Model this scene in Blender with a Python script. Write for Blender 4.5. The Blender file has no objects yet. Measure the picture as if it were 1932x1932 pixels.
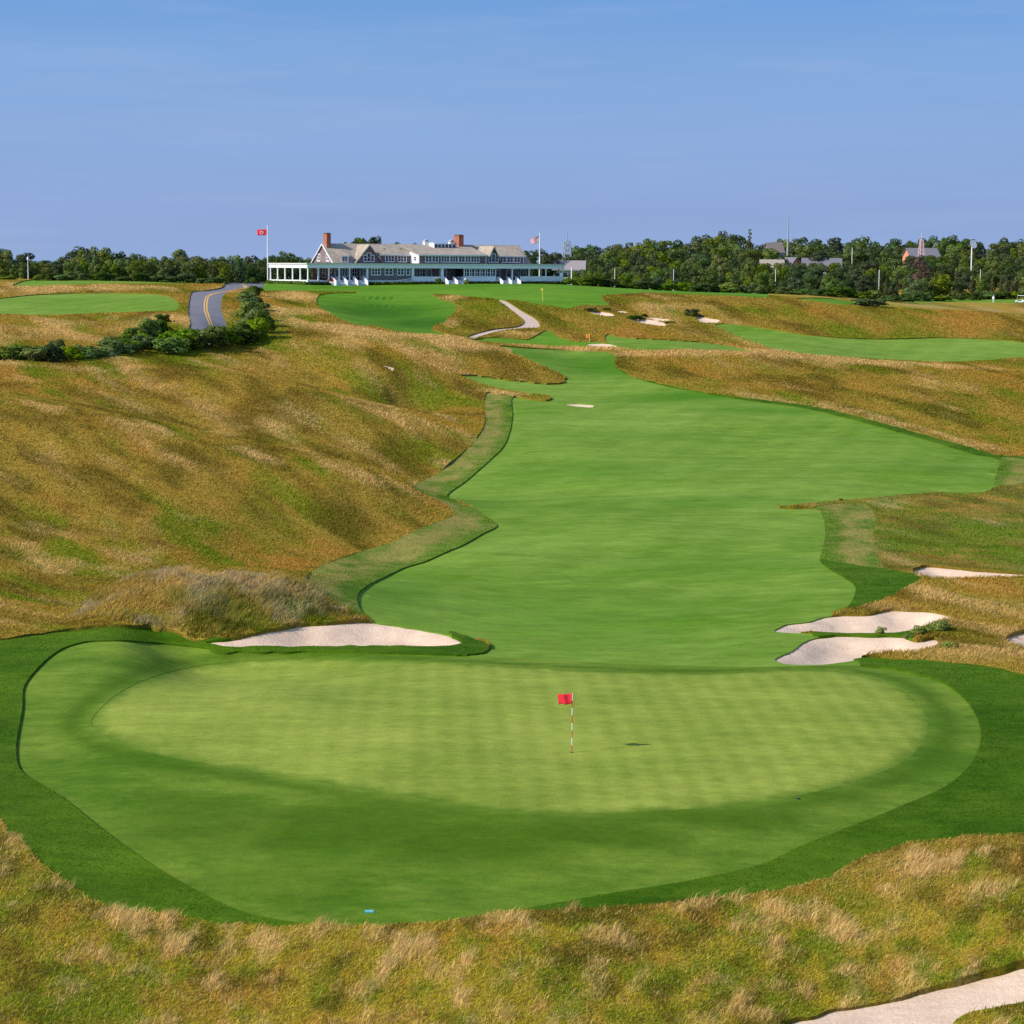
import bpy, math, random
import numpy as np
from mathutils import Vector, Matrix
from mathutils.geometry import delaunay_2d_cdt

RNG = np.random.default_rng(7)
random.seed(7)
SC = bpy.context.scene
COL = SC.collection

# ------------------------------------------------------------------ camera
F = 3973.0            # focal length in pixels of a 1932 px wide view
CAMZ = 18.0
HORIZ = 494.0
PITCH = math.atan((966 - HORIZ) / F)
ROLL = math.radians(0.30)
_f = np.array([0, math.cos(PITCH), -math.sin(PITCH)])
_r0 = np.array([1.0, 0, 0]); _u0 = np.cross(_r0, _f)
_r = math.cos(ROLL) * _r0 + math.sin(ROLL) * _u0
_u = math.cos(ROLL) * _u0 - math.sin(ROLL) * _r0

def rays(u, v):
    u = np.asarray(u, float); v = np.asarray(v, float)
    d = _f[None] + ((u - 966) / F)[:, None] * _r[None] + ((966 - v) / F)[:, None] * _u[None]
    return d / d[:, 1:2]                     # scaled so that y == 1

def at_depth(u, v, Y):
    d = rays([u], [v])[0]
    return np.array([d[0] * Y, Y, CAMZ + d[2] * Y])

# ------------------------------------------------------------------ noise
def _hash(ix, iy, seed):
    h = (ix.astype(np.int64) * 374761393 + iy.astype(np.int64) * 668265263 + seed * 982451653) & 0xFFFFFFFF
    h = ((h ^ (h >> 13)) * 1274126177) & 0xFFFFFFFF
    return ((h ^ (h >> 16)) & 0xFFFF) / 65535.0

def vnoise(x, y, seed=0):
    ix = np.floor(x); iy = np.floor(y); fx = x - ix; fy = y - iy
    fx = fx * fx * (3 - 2 * fx); fy = fy * fy * (3 - 2 * fy)
    a = _hash(ix, iy, seed); b = _hash(ix + 1, iy, seed); c = _hash(ix, iy + 1, seed); d = _hash(ix + 1, iy + 1, seed)
    return (a * (1 - fx) + b * fx) * (1 - fy) + (c * (1 - fx) + d * fx) * fy

def fbm(x, y, seed=0, o=4):
    s = 0; a = 0.5; n = 0
    for k in range(o):
        s = s + a * vnoise(x, y, seed + k * 17); n += a
        x = x * 2.03 + 11.3; y = y * 2.03 + 5.7; a *= 0.5
    return s / n

def sstep(a, b, x):
    t = np.clip((x - a) / (b - a), 0, 1); return t * t * (3 - 2 * t)

# ------------------------------------------------------------------ terrain
# surveyed spots: ('y', u, v, distance) / ('z', u, v, height) / ('w', x, y, z)
CTL = []
def cy(*rows): CTL.extend(('y',) + r for r in rows)
def cz(*rows): CTL.extend(('z',) + r for r in rows)
def cw(*rows): CTL.extend(('w',) + r for r in rows)
# foreground
cw((-14, 20, -.8), (14, 20, -.8), (0, 12, -.8), (-14, 36, -.7), (14, 36, -.7), (0, 36, -.7), (-30, 30, -.6), (30, 30, -.6), (-40,60,.3),(40,60,-.2),(-50,90,2),(50,90,-.3))
cy((966, 1932, 50), (0, 1932, 49.5), (1932, 1932, 50.5), (966, 1830, 53), (0, 1800, 54), (1932, 1800, 54), (0, 1700, 58), (1932, 1700, 58.5), (-250,1700,58),(2200,1700,58.5))
cz((250, 1700, -.45), (600, 1745, -.5), (966, 1738, -.5), (1300, 1680, -.45), (1600, 1610, -.4), (1850,1560,-.4))
# green and its surround
cz((250, 1380, .35), (500, 1300, .3), (500, 1420, .3), (800, 1300, .22), (800, 1450, .3), (1079, 1420, .2), (1100, 1290, .15), (1400, 1300, .1), (1400, 1450, .15), (1680, 1380, .1),
   (700, 1500, .15), (1000, 1535, .1), (1300, 1525, .05), (420, 1460, .2), (1600,1480,0), (1840, 1390, -.1), (60, 1380, .1), (100,1500,0), (1930,1420,-.2),(-150,1400,.2),(250,1215,.36),(60,1230,.25))
cz((950, 1250, -.1), (1300, 1255, -.1), (1600, 1256, -.05))
# fairway
cy((900, 1180, 106), (1200, 1180, 106.5), (1200, 1100, 120), (900, 1050, 131), (1400, 1050, 131), (1150, 960, 155), (950, 980, 149), (1400, 960, 156), (1000, 850, 200), (1300, 850, 201), (1650, 870, 193),
   (980, 770, 243), (1200, 770, 244), (1100, 700, 290), (1080, 665, 314), (1500, 800, 226))
# left dune: first spur
cy((-200, 1250, 92), (0, 1190, 99), (0, 1100, 112), (250, 1080, 116), (0, 1000, 128), (300, 1000, 130), (0, 850, 151), (250, 900, 146), (500, 1000, 137), (500, 1090, 119), (-250, 1000, 124), (-250, 800, 150),
   (0, 757, 172), (-250, 720, 180), (180, 790, 164), (350, 832, 158), (540, 872, 153), (700, 903, 152), (845, 962, 152), (700, 1010, 140), (600, 1075, 124))
cy((350, 806, 196), (520, 842, 190), (690, 878, 188), (100, 735, 208), (0, 718, 214), (830,925,174))
cy((500, 785, 206), (700, 835, 200), (280, 740, 218), (0, 686, 232), (-250, 660, 250), (150, 694, 232), (280, 692, 235), (450, 715, 225), (600, 748, 218), (760, 790, 212), (840, 822, 208), (905, 800, 222))
cy((600, 726, 254), (750, 765, 250), (870, 770, 246), (450, 690, 260), (350, 680, 260))
# far spur and the ground behind it
cy((540, 600, 325), (632, 597, 335), (748, 627, 318), (832, 637, 312), (932, 656, 304), (1008, 687, 288), (1062, 721, 276), (600, 660, 277), (750, 690, 266), (720, 730, 252), (900, 700, 280), (450, 645, 292),
   (700, 600, 358), (750, 580, 382), (800, 625, 332), (600, 560, 396), (900, 560, 398), (1030, 560, 398))
cy((390, 612, 292), (390, 570, 338), (440, 547, 395), (500, 540, 422), (300, 655, 274), (150, 663, 262), (-60, 672, 255), (480, 632, 296),
   (100, 630, 292), (200, 600, 315), (0, 596, 322), (150, 573, 347), (150, 552, 378), (200, 533, 412), (-200, 560, 365), (-200, 534, 410), (380, 545, 392))
# knoll by the sand track and the rough beyond
cy((900, 590, 365), (860, 615, 345), (1010, 625, 340), (1000, 600, 360), (1100, 610, 356), (1250, 650, 322), (1150, 590, 372), (1250, 603, 365), (1100, 655, 318))
cy((1080, 541, 436), (1270, 550, 455), (1500, 562, 420), (1650, 580, 418), (1850, 592, 408), (1932, 602, 402), (2200, 615, 400), (1300, 567, 400), (1200, 572, 393), (1500, 600, 372), (1700, 625, 366),
   (1700, 571, 490), (1850, 586, 465), (1932, 590, 470), (2200, 590, 480), (1932, 575, 500), (1932, 557, 540), (1600, 560, 500), (2200, 555, 560))
cy((1932, 660, 345), (1650, 662, 340), (1400, 635, 348), (1480, 668, 315), (1400, 700, 290), (1700, 720, 275), (1932, 730, 270), (2200, 730, 268), (1300, 690, 296), (1180, 680, 303), (1350, 745, 258),
   (1600, 790, 229), (1850, 856, 203), (1932, 870, 197), (1700, 690, 300), (2200, 850, 200))
cy((1750, 940, 163), (1932, 940, 163), (2200, 950, 160), (1750, 1030, 137), (1932, 1040, 134), (1650, 1170, 106), (1880, 1150, 109), (1880, 1240, 96), (2200, 1150, 108), (1640, 1250, 95.3))
# mound behind the left bunker
cy((240, 1135, 104.0), (330, 1108, 104.5), (430, 1098, 105), (530, 1107, 105), (610, 1135, 105), (440, 1206, 99.6), (560, 1187, 101.5), (650, 1180, 102.3), (300, 1194, 100.6), (450, 1085, 117), (400, 1150, 101.4), (450, 1157, 101.6), (350, 1152, 101.9), (500, 1153, 102.4), (370, 1203, 99.9), (160, 1165, 103.5))
# clubhouse plateau and the country beyond
PLATZ = 13.0
cw((-44, 436, PLATZ), (-20, 446, PLATZ), (12, 466, PLATZ), (-56, 458, PLATZ), (-40, 480, PLATZ), (-10, 490, PLATZ), (20, 480, PLATZ-.6))
cw((-150, 450, 14.2), (-100, 450, 14.1), (-70, 440, 13.6), (-150, 560, 14), (-60, 600, 13.5), (-200, 800, 9), (0, 700, 13), (60, 520, 10.5), (100, 540, 9.6), (150, 560, 9.4),
   (60, 620, 13.2), (120, 640, 12.8), (180, 640, 12.5), (60, 740, 16.8), (140, 760, 16.8), (220, 760, 16.5), (100, 1000, 18), (250, 1000, 18), (-200, 1100, 3), (0, 1100, 10))

def _ctl_xyz():
    P = []
    for c in CTL:
        if c[0] == 'w': P.append(c[1:]); continue
        d = rays([c[1]], [c[2]])[0]
        Y = c[3] if c[0] == 'y' else (c[3] - CAMZ) / d[2]
        P.append((d[0] * Y, Y, CAMZ + d[2] * Y))
    return np.array(P)
CP = _ctl_xyz()
def _tp(x, y): return np.stack([np.asarray(x) / np.asarray(y) * 3.6, np.log(np.asarray(y)) * 1.5], -1)
def _phi(a, b):
    r2 = ((a[:, None, :] - b[None, :, :]) ** 2).sum(-1)
    return 0.5 * r2 * np.log(r2 + 1e-12)
_Q = _tp(CP[:, 0], CP[:, 1]); _n = len(_Q)
_K = _phi(_Q, _Q) + np.eye(_n) * 2e-4
_A = np.zeros((_n + 3, _n + 3)); _A[:_n, :_n] = _K
_A[:_n, _n] = 1; _A[:_n, _n + 1:] = _Q; _A[_n, :_n] = 1; _A[_n + 1:, :_n] = _Q.T
_w = np.linalg.solve(_A, np.concatenate([CP[:, 2], np.zeros(3)]))
def tps(x, y):
    q = _tp(x, y)
    return _phi(q, _Q) @ _w[:_n] + _w[_n] + q @ _w[_n + 1:]

# height table over (bearing, log distance)
GA = np.linspace(-.62, .62, 420); GL = np.linspace(math.log(12), math.log(1300), 760)
_aa, _ll = np.meshgrid(GA, GL)
_yy = np.exp(_ll).ravel(); _xx = (_aa * np.exp(_ll)).ravel()
HG = np.concatenate([tps(_xx[i:i + 20000], _yy[i:i + 20000]) for i in range(0, len(_xx), 20000)])
_fx = sstep(88, 130, _yy)
HG += _fx * (fbm(_xx / 26, _yy / 26, 3, 3) - .5) * (1.6 - 1.0 * sstep(240, 300, _yy)) * (1 - .7 * sstep(-.035, -.085, _xx / _yy)) * sstep(430, 380, _yy)
HG += (fbm(_xx / 7, _yy / 7, 9, 3) - .5) * .10
HG = HG.reshape(_aa.shape)
def H(x, y):
    x = np.asarray(x, float); y = np.asarray(y, float)
    yc = np.clip(y, 12.01, 1299)
    a = np.clip(x / yc, -.619, .619)
    fi = (a - GA[0]) / (GA[1] - GA[0]); fj = (np.log(yc) - GL[0]) / (GL[1] - GL[0])
    i = np.clip(fi.astype(int), 0, len(GA) - 2); j = np.clip(fj.astype(int), 0, len(GL) - 2)
    fi = fi - i; fj = fj - j
    h = (HG[j, i] * (1 - fi) + HG[j, i + 1] * fi) * (1 - fj) + (HG[j + 1, i] * (1 - fi) + HG[j + 1, i + 1] * fi) * fj
    return h
def TB(x, y):
    """tussocky relief of unmown ground"""
    return (1 - .75 * sstep(200, 290, y)) * ((fbm(x / 1.9, y / 2.3, 21, 2) - .5) * .20 + (fbm(x / 4.6, y / 5.5, 22, 2) - .5) * (.42 - .22 * sstep(80, 110, y)) + (fbm(x / 11, y / 13, 23, 2) - .5) * .45 * sstep(60, 110, y))
def h1(x, y): return float(H(np.array([x]), np.array([y]))[0])

def hit(u, v, ymin=25.0, ymax=1000.0):
    """ground points seen at pixels (u, v)"""
    d = rays(u, v); n = len(d)
    t = np.full(n, ymin); done = np.zeros(n, bool); out = np.full(n, ymax)
    prev = CAMZ + d[:, 2] * t - H(d[:, 0] * t, t)
    Y = ymin
    while Y < ymax and not done.all():
        Y2 = Y * 1.004
        g = CAMZ + d[:, 2] * Y2 - H(d[:, 0] * Y2, np.full(n, Y2))
        c = (~done) & (g <= 0)
        fr = prev / np.maximum(prev - g, 1e-9)
        out[c] = Y + (Y2 - Y) * fr[c]
        done |= c; prev = g; Y = Y2
    x = d[:, 0] * out
    return np.stack([x, out, H(x, out)], -1)
def hit1(u, v): return hit([u], [v])[0]

# ------------------------------------------------------------------ object helpers
def tag(o, label=None, cat=None, group=None, kind=None):
    if label: o['label'] = label
    if cat: o['category'] = cat
    if group: o['group'] = group
    if kind: o['kind'] = kind
    return o
def empty(name, loc=(0, 0, 0), rz=0.0, label=None, cat=None, group=None, kind=None):
    o = bpy.data.objects.new(name, None); COL.objects.link(o)
    o.empty_display_size = .3
    o.location = loc; o.rotation_euler = (0, 0, rz)
    return tag(o, label, cat, group, kind)
def link_mesh(name, me, mat, parent=None):
    o = bpy.data.objects.new(name, me); COL.objects.link(o)
    if mat is not None and not me.materials: me.materials.append(mat)
    if parent is not None: o.parent = parent
    return o
def np_mesh(name, V, polys_flat, sizes, smooth=None, attrs=None):
    """fast mesh from arrays"""
    me = bpy.data.meshes.new(name)
    V = np.asarray(V, np.float32); polys_flat = np.asarray(polys_flat, np.int32); sizes = np.asarray(sizes, np.int32)
    me.vertices.add(len(V)); me.vertices.foreach_set('co', V.ravel())
    me.loops.add(len(polys_flat)); me.loops.foreach_set('vertex_index', polys_flat)
    me.polygons.add(len(sizes))
    st = np.concatenate([[0], np.cumsum(sizes)[:-1]]).astype(np.int32)
    me.polygons.foreach_set('loop_start', st); me.polygons.foreach_set('loop_total', sizes)
    if smooth is not None: me.polygons.foreach_set('use_smooth', np.asarray(smooth, bool))
    for k, a in (attrs or {}).items():
        at = me.attributes.new(k, 'FLOAT_COLOR', 'POINT')
        at.data.foreach_set('color', np.asarray(a, np.float32).ravel())
    me.update(calc_edges=True); me.validate()
    return me

class MB:
    """collects simple solids into one mesh"""
    def __init__(s): s.v = []; s.f = []
    def add(s, vs, fs):
        b = len(s.v); s.v.extend([tuple(p) for p in vs]); s.f.extend([tuple(b + i for i in q) for q in fs]); return s
    def box(s, x0, x1, y0, y1, z0, z1):
        return s.add([(x0, y0, z0), (x1, y0, z0), (x1, y1, z0), (x0, y1, z0), (x0, y0, z1), (x1, y0, z1), (x1, y1, z1), (x0, y1, z1)],
                     [(0, 3, 2, 1), (4, 5, 6, 7), (0, 1, 5, 4), (1, 2, 6, 5), (2, 3, 7, 6), (3, 0, 4, 7)])
    def prism(s, poly, axis, a, b):
        """extrude a 2-D outline along axis 'x','y' or 'z' from a to b"""
        n = len(poly)
        def P(p, t): return (t, p[0], p[1]) if axis == 'x' else ((p[0], t, p[1]) if axis == 'y' else (p[0], p[1], t))
        vs = [P(p, a) for p in poly] + [P(p, b) for p in poly]
        fs = [tuple(range(n)), tuple(range(2 * n - 1, n - 1, -1))] + [(i, (i + 1) % n, n + (i + 1) % n, n + i) for i in range(n)]
        return s.add(vs, fs)
    def tube(s, pts, radii, n=8, cap=True):
        pts = [Vector(p) for p in pts]; rings = []
        for i, p in enumerate(pts):
            d = (pts[min(i + 1, len(pts) - 1)] - pts[max(i - 1, 0)]).normalized()
            a = d.orthogonal().normalized() if abs(d.z) > .9 else d.cross(Vector((0, 0, 1))).normalized()
            if abs(d.z) > .9: a = (Vector((1, 0, 0)) - d * d.x).normalized()
            b = d.cross(a)
            r = radii[i] if hasattr(radii, '__len__') else radii
            rings.append([p + (a * math.cos(2 * math.pi * k / n) + b * math.sin(2 * math.pi * k / n)) * r for k in range(n)])
        vs = [q for r in rings for q in r]; fs = []
        for i in range(len(pts) - 1):
            for k in range(n):
                fs.append((i * n + k, i * n + (k + 1) % n, (i + 1) * n + (k + 1) % n, (i + 1) * n + k))
        if cap: fs.append(tuple(range(n - 1, -1, -1))); fs.append(tuple((len(pts) - 1) * n + k for k in range(n)))
        return s.add(vs, fs)
    def build(s, name, mat, parent=None, smooth=False):
        me = bpy.data.meshes.new(name); me.from_pydata(s.v, [], s.f); me.update()
        import bmesh
        bm = bmesh.new(); bm.from_mesh(me); bmesh.ops.recalc_face_normals(bm, faces=bm.faces); bm.to_mesh(me); bm.free()
        if smooth:
            for p in me.polygons: p.use_smooth = True
        return link_mesh(name, me, mat, parent)

# ------------------------------------------------------------------ materials
class NT:
    def __init__(s, name, rough=.9, spec=.2):
        s.m = bpy.data.materials.new(name); s.m.use_nodes = True
        s.t = s.m.node_tree; s.bs = s.t.nodes['Principled BSDF']
        s.bs.inputs['Roughness'].default_value = rough; s.bs.inputs['Specular IOR Level'].default_value = spec
    def n(s, typ, **kw):
        o = s.t.nodes.new(typ)
        for k, v in kw.items():
            if k.startswith('i_'): o.inputs[k[2:].replace('_', ' ')].default_value = v
            else: setattr(o, k, v)
        return o
    def l(s, a, b): s.t.links.new(a, b)
    def coord(s, sx=1, sy=1, sz=1, rz=0):
        tc = s.n('ShaderNodeTexCoord'); mp = s.n('ShaderNodeMapping')
        mp.inputs['Scale'].default_value = (sx, sy, sz); mp.inputs['Rotation'].default_value = (0, 0, rz)
        s.l(tc.outputs['Object'], mp.inputs['Vector']); return mp.outputs['Vector']
    def noise(s, vec, scale, detail=4, rough=.6):
        o = s.n('ShaderNodeTexNoise'); o.inputs['Scale'].default_value = scale; o.inputs['Detail'].default_value = detail; o.inputs['Roughness'].default_value = rough
        s.l(vec, o.inputs['Vector']); return o.outputs['Fac']
    def ramp(s, fac, stops):
        r = s.n('ShaderNodeValToRGB'); e = r.color_ramp.elements
        while len(e) < len(stops): e.new(.5)
        for q, (p, c) in zip(e, stops): q.position = p; q.color = (*c, 1) if len(c) == 3 else c
        s.l(fac, r.inputs['Fac']); return r.outputs['Color']
    def mix(s, fac, a, b, mode='MIX'):
        m = s.n('ShaderNodeMix', data_type='RGBA', blend_type=mode)
        for sock, v in ((0, fac), (6, a), (7, b)):
            if hasattr(v, 'node'): s.l(v, m.inputs[sock])
            elif sock == 0: m.inputs[0].default_value = v
            else: m.inputs[sock].default_value = (*v, 1)
        return m.outputs[2]
    def math(s, op, a, b=0.0, clamp=False):
        m = s.n('ShaderNodeMath', operation=op, use_clamp=clamp)
        for i, v in enumerate((a, b)):
            if hasattr(v, 'node'): s.l(v, m.inputs[i])
            else: m.inputs[i].default_value = v
        return m.outputs[0]
    def rng(s, v, a, b, c=0.0, d=1.0):
        m = s.n('ShaderNodeMapRange'); s.l(v, m.inputs[0])
        for i, q in enumerate((a, b, c, d)): m.inputs[i + 1].default_value = q
        return m.outputs[0]
    def attr(s, name):
        a = s.n('ShaderNodeAttribute'); a.attribute_name = name; return a.outputs['Color']
    def col(s, c):
        if hasattr(c, 'node'): s.l(c, s.bs.inputs['Base Color'])
        else: s.bs.inputs['Base Color'].default_value = (*c, 1)
        return s
    def bump(s, h, strength=.5, dist=.05):
        b = s.n('ShaderNodeBump'); b.inputs['Strength'].default_value = strength; b.inputs['Distance'].default_value = dist
        s.l(h, b.inputs['Height']); s.l(b.outputs['Normal'], s.bs.inputs['Normal']); return s

def flat(name, c, rough=.7, var=.12, scale=3.0, spec=.3, metal=0.0):
    t = NT(name, rough, spec); v = t.coord()
    d = tuple(x * (1 - var) for x in c); e = tuple(min(1, x * (1 + var)) for x in c)
    t.col(t.mix(t.noise(v, scale, 5), d, e)); t.bs.inputs['Metallic'].default_value = metal
    return t.m
# ------------------------------------------------------------------ mown and rough areas (outlines, priority order)
ZONES = []   # (name, outline px, smooth?)
def Z(name, pts, sm=True): ZONES.append((name, pts, sm))
Z('track', [(1470, 1940), (1491, 1931), (1566, 1913), (1666, 1891), (1766, 1872), (1866, 1845), (1932, 1826), (2100, 1772), (2350, 1690), (2620, 1610), (2640, 1680), (2380, 1770), (2110, 1852), (1932, 1908), (1810, 1936), (1740, 1985), (1560, 1985)])
Z('bunker', [(385, 1216), (420, 1211), (450, 1205), (500, 1193), (550, 1185), (625, 1179), (690, 1175), (750, 1182), (810, 1192), (850, 1202), (874, 1213), (857, 1220), (700, 1221.5), (550, 1223), (450, 1223), (405, 1221)])
Z('bunker', [(1461, 1191), (1481, 1181), (1529, 1173), (1550, 1166), (1587, 1162), (1646, 1160), (1673, 1153), (1710, 1153), (1769, 1157), (1799, 1169), (1764, 1176), (1731, 1189), (1705, 1194), (1657, 1198), (1577, 1197), (1534, 1195), (1491, 1195)])
Z('bunker', [(1462, 1246), (1491, 1231), (1518, 1212), (1550, 1203), (1603, 1200.5), (1657, 1202), (1705, 1203), (1731, 1211), (1766, 1207), (1775, 1219), (1737, 1231), (1683, 1240), (1619, 1246), (1566, 1253), (1510, 1255), (1475, 1252)])
Z('bunker', [(1717, 1082), (1742, 1071), (1777, 1071), (1843, 1078), (1932, 1083), (2050, 1086), (2050, 1099), (1932, 1098), (1843, 1098), (1777, 1099), (1750, 1097), (1737, 1091)])
Z('bunker', [(1896, 1211), (1912, 1199), (1945, 1193), (2000, 1196), (2000, 1228), (1950, 1230), (1915, 1222)])
Z('bunker', [(1106, 590), (1130, 588), (1158, 594), (1160, 598), (1138, 598)])
Z('bunker', [(1160, 587), (1182, 588), (1184, 591), (1166, 591)])
Z('bunker', [(1182, 603), (1208, 601), (1240, 606), (1262, 613), (1258, 616), (1235, 616)])
Z('bunker', [(1214, 599), (1232, 599), (1266, 605), (1262, 608), (1240, 606)])
Z('bunker', [(1312, 597), (1335, 600), (1361, 606), (1354, 610), (1320, 608)])
Z('bunker', [(1106, 650), (1130, 648), (1154, 650), (1168, 655), (1150, 656), (1118, 653)])
Z('bunker', [(1063, 763), (1090, 762.5), (1122, 766), (1118, 768.5), (1085, 767)])
Z('bunker', [(718, 689), (735, 692), (744, 696), (742, 703), (735, 699)])
Z('rough', [(1525, 1190), (1600, 1192), (1720, 1190), (1725, 1207), (1640, 1208), (1550, 1208)])
Z('green', [(172, 1365), (205, 1322), (262, 1288), (350, 1261), (450, 1248), (560, 1243), (700, 1246), (900, 1254), (1050, 1262), (1170, 1268), (1330, 1271), (1480, 1266), (1590, 1268), (1680, 1290), (1735, 1330), (1752, 1375), (1735, 1410), (1690, 1445), (1600, 1478), (1500, 1503), (1400, 1518), (1250, 1530), (1100, 1535), (950, 1528), (800, 1508), (650, 1485), (500, 1460), (380, 1440), (280, 1420), (210, 1397)])
Z('rough', [(380, 1214), (400, 1229), (600, 1231.5), (800, 1235.5), (880, 1238), (912, 1233), (921, 1222), (903, 1211), (876, 1201), (850, 1195), (850, 1206), (700, 1200), (400, 1210)])
Z('apron', [(880, 1239), (700, 1234), (500, 1230), (415, 1228), (350, 1221), (280, 1214.5), (210, 1211), (150, 1216), (110, 1231), (70, 1265), (45, 1300), (42, 1340), (30, 1420), (37, 1455), (70, 1480), (115, 1507), (200, 1575), (300, 1645), (390, 1695), (450, 1723), (525, 1741), (620, 1752), (760, 1750), (860, 1742), (966, 1724), (1166, 1689), (1316, 1664), (1441, 1634), (1516, 1599), (1606, 1564), (1716, 1519), (1791, 1484), (1836, 1439), (1851, 1384), (1831, 1334), (1786, 1294), (1716, 1271), (1646, 1260), (1611, 1257), (1400, 1259), (1200, 1254), (1000, 1244)])
# fescue tongues that cut into mown ground
Z('fescue', [(832, 637), (868, 641), (932, 656), (965, 668), (1008, 686), (1048, 704), (1065, 714), (1062, 723), (1035, 725.5), (982, 721), (932, 715), (898, 710), (868, 708), (800, 700), (700, 660), (690, 618), (748, 627)])
Z('sandtrack', [(938, 567), (952, 568), (982, 586), (1015, 607), (1019, 618), (995, 621), (948, 626), (908, 636), (894, 641), (880, 638), (893, 632), (932, 622.5), (980, 616), (989, 608), (972, 593), (952, 577)])
Z('fescue', [(817, 558), (875, 561), (938, 566), (975, 569), (1035, 579), (1075, 584), (1100, 578), (1150, 577), (1135, 562), (1180, 557), (1270, 557), (1330, 590), (1345, 612), (1400, 640), (1472, 668), (1433, 667), (1370, 652), (1268, 643), (1180, 638), (1143, 632), (1118, 642), (1090, 645), (1056, 638), (1035, 624), (1012, 634), (998, 641), (932, 637.5), (892, 642), (845, 633), (822, 626), (813, 620), (842, 608), (852, 595), (858, 576), (835, 568)])
Z('lawn', [(600, 560), (672, 553.5), (582, 551), (515, 551), (497, 550), (500, 520), (480, 500), (1090, 500), (1085, 530), (1165, 537), (1184, 541), (1270, 544), (1390, 551), (1450, 556), (1450, 562), (1390, 561), (1270, 557), (1180, 557), (1135, 562), (1150, 577), (1100, 578), (1075, 584), (1000, 600), (850, 625), (835, 637), (748, 627), (690, 618), (648, 607), (625, 595), (598, 578)])
Z('lawn', [(885, 643), (932, 638), (998, 641), (1012, 634), (1035, 624), (1056, 638), (1090, 645), (1140, 647), (1165, 656), (1048, 655.5), (962, 651.5), (915, 647)])
Z('fairway', [(1143, 633), (1182, 638), (1268, 643), (1372, 651), (1472, 669), (1433, 669), (1312, 662), (1225, 663), (1164, 657), (1141, 643)])
Z('fairway', [(1336, 618), (1346, 614), (1372, 612), (1442, 620), (1507, 631), (1585, 638), (1658, 641), (1788, 638.5), (1897, 643), (1932, 647), (2150, 655), (2150, 670), (1932, 676), (1875, 681), (1788, 686), (1658, 680), (1528, 673), (1485, 667), (1424, 651), (1364, 632)])
Z('fairway', [(880, 1240), (915, 1234), (925, 1222), (905, 1210), (868, 1209), (800, 1199), (740, 1189), (712, 1182), (700, 1172), (685, 1160), (677, 1150), (675, 1125), (695, 1107), (725, 1092), (765, 1073), (800, 1063), (840, 1045), (875, 1030), (910, 1010), (938, 994), (930, 986), (912, 974), (895, 962), (870, 951), (843, 939), (880, 909), (925, 869), (950, 844), (962, 814), (967, 780), (966, 752), (1000, 755), (1035, 757), (1040, 753), (998, 746), (932, 734), (892, 721), (866, 710), (898, 708), (965, 667), (940, 655), (998, 658), (1082, 663), (1158, 669), (1162, 680), (1160, 693), (1195, 712), (1238, 725), (1303, 738), (1377, 751.5), (1442, 761), (1528, 773), (1593, 789), (1680, 812), (1767, 837), (1832, 857), (1885, 871), (1878, 900), (1870, 926), (1750, 933), (1635, 943), (1540, 951), (1490, 956.5), (1468, 960), (1490, 961.5), (1530, 962), (1547, 968), (1555, 987), (1557, 1014), (1550, 1046), (1547, 1060), (1566, 1076), (1598, 1095), (1614, 1110), (1601, 1146), (1572, 1159), (1560, 1180), (1500, 1188), (1500, 1193), (1545, 1199), (1555, 1212), (1510, 1240), (1540, 1250), (1620, 1250), (1620, 1275), (1200, 1290), (900, 1275)])
Z('strip', [(938, 1000), (870, 1040), (765, 1080), (700, 1110), (680, 1150), (690, 1168), (650, 1154), (605, 1124), (575, 1100), (600, 1074), (645, 1056), (690, 1041), (740, 1026), (780, 1006), (820, 989), (857, 974), (845, 959), (835, 951), (800, 938), (775, 924), (820, 899), (860, 869), (895, 834), (913, 804), (918, 744), (940, 747), (970, 752), (972, 800), (930, 880), (860, 945), (930, 975)])
Z('rough', [(1530, 1058), (1547, 1057), (1600, 1066), (1660, 1074), (1721, 1086), (1740, 1094), (1712, 1114), (1673, 1133), (1600, 1148), (1560, 1140), (1560, 1100)])
Z('strip', [(1534, 962), (1556, 956), (1610, 953), (1638, 958), (1652, 980), (1646, 1030), (1665, 1076), (1600, 1068), (1547, 1060), (1530, 1030)])
Z('semirough', [(1472, 960), (1490, 954), (1508, 947), (1540, 948), (1640, 943), (1740, 932), (1870, 923), (2100, 917), (2100, 1090), (1843, 1081), (1777, 1073), (1742, 1073), (1720, 1084), (1660, 1076), (1600, 1068), (1547, 1058), (1540, 1000), (1530, 965)])
Z('strip', [(1885, 868), (1932, 868), (2100, 880), (2100, 922), (1932, 920), (1868, 926), (1876, 900)])
Z('rough', [(1150, 690), (1195, 711), (1303, 737), (1377, 749), (1442, 756), (1528, 767), (1593, 781), (1680, 804), (1767, 828), (1832, 846), (1880, 860), (1960, 868), (1960, 875), (1880, 880), (1700, 850), (1500, 790), (1300, 760), (1150, 720)])
Z('rough', [(-240, 1225), (-100, 1216), (0, 1211), (130, 1195), (200, 1189), (260, 1190), (320, 1199), (355, 1210), (385, 1214), (420, 1221), (900, 1226), (1560, 1252), (1611, 1246), (1716, 1249), (1791, 1254), (1866, 1262), (1932, 1277), (2100, 1310), (2180, 1400), (2150, 1540), (1932, 1583), (1766, 1595), (1666, 1620), (1596, 1642), (1556, 1665), (1491, 1681), (1416, 1692), (1316, 1701), (1206, 1713), (1091, 1725), (966, 1735), (850, 1749), (700, 1754), (525, 1753), (400, 1748), (270, 1735), (185, 1715), (125, 1675), (65, 1625), (30, 1585), (0, 1555), (-60, 1490), (-200, 1420)])
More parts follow.
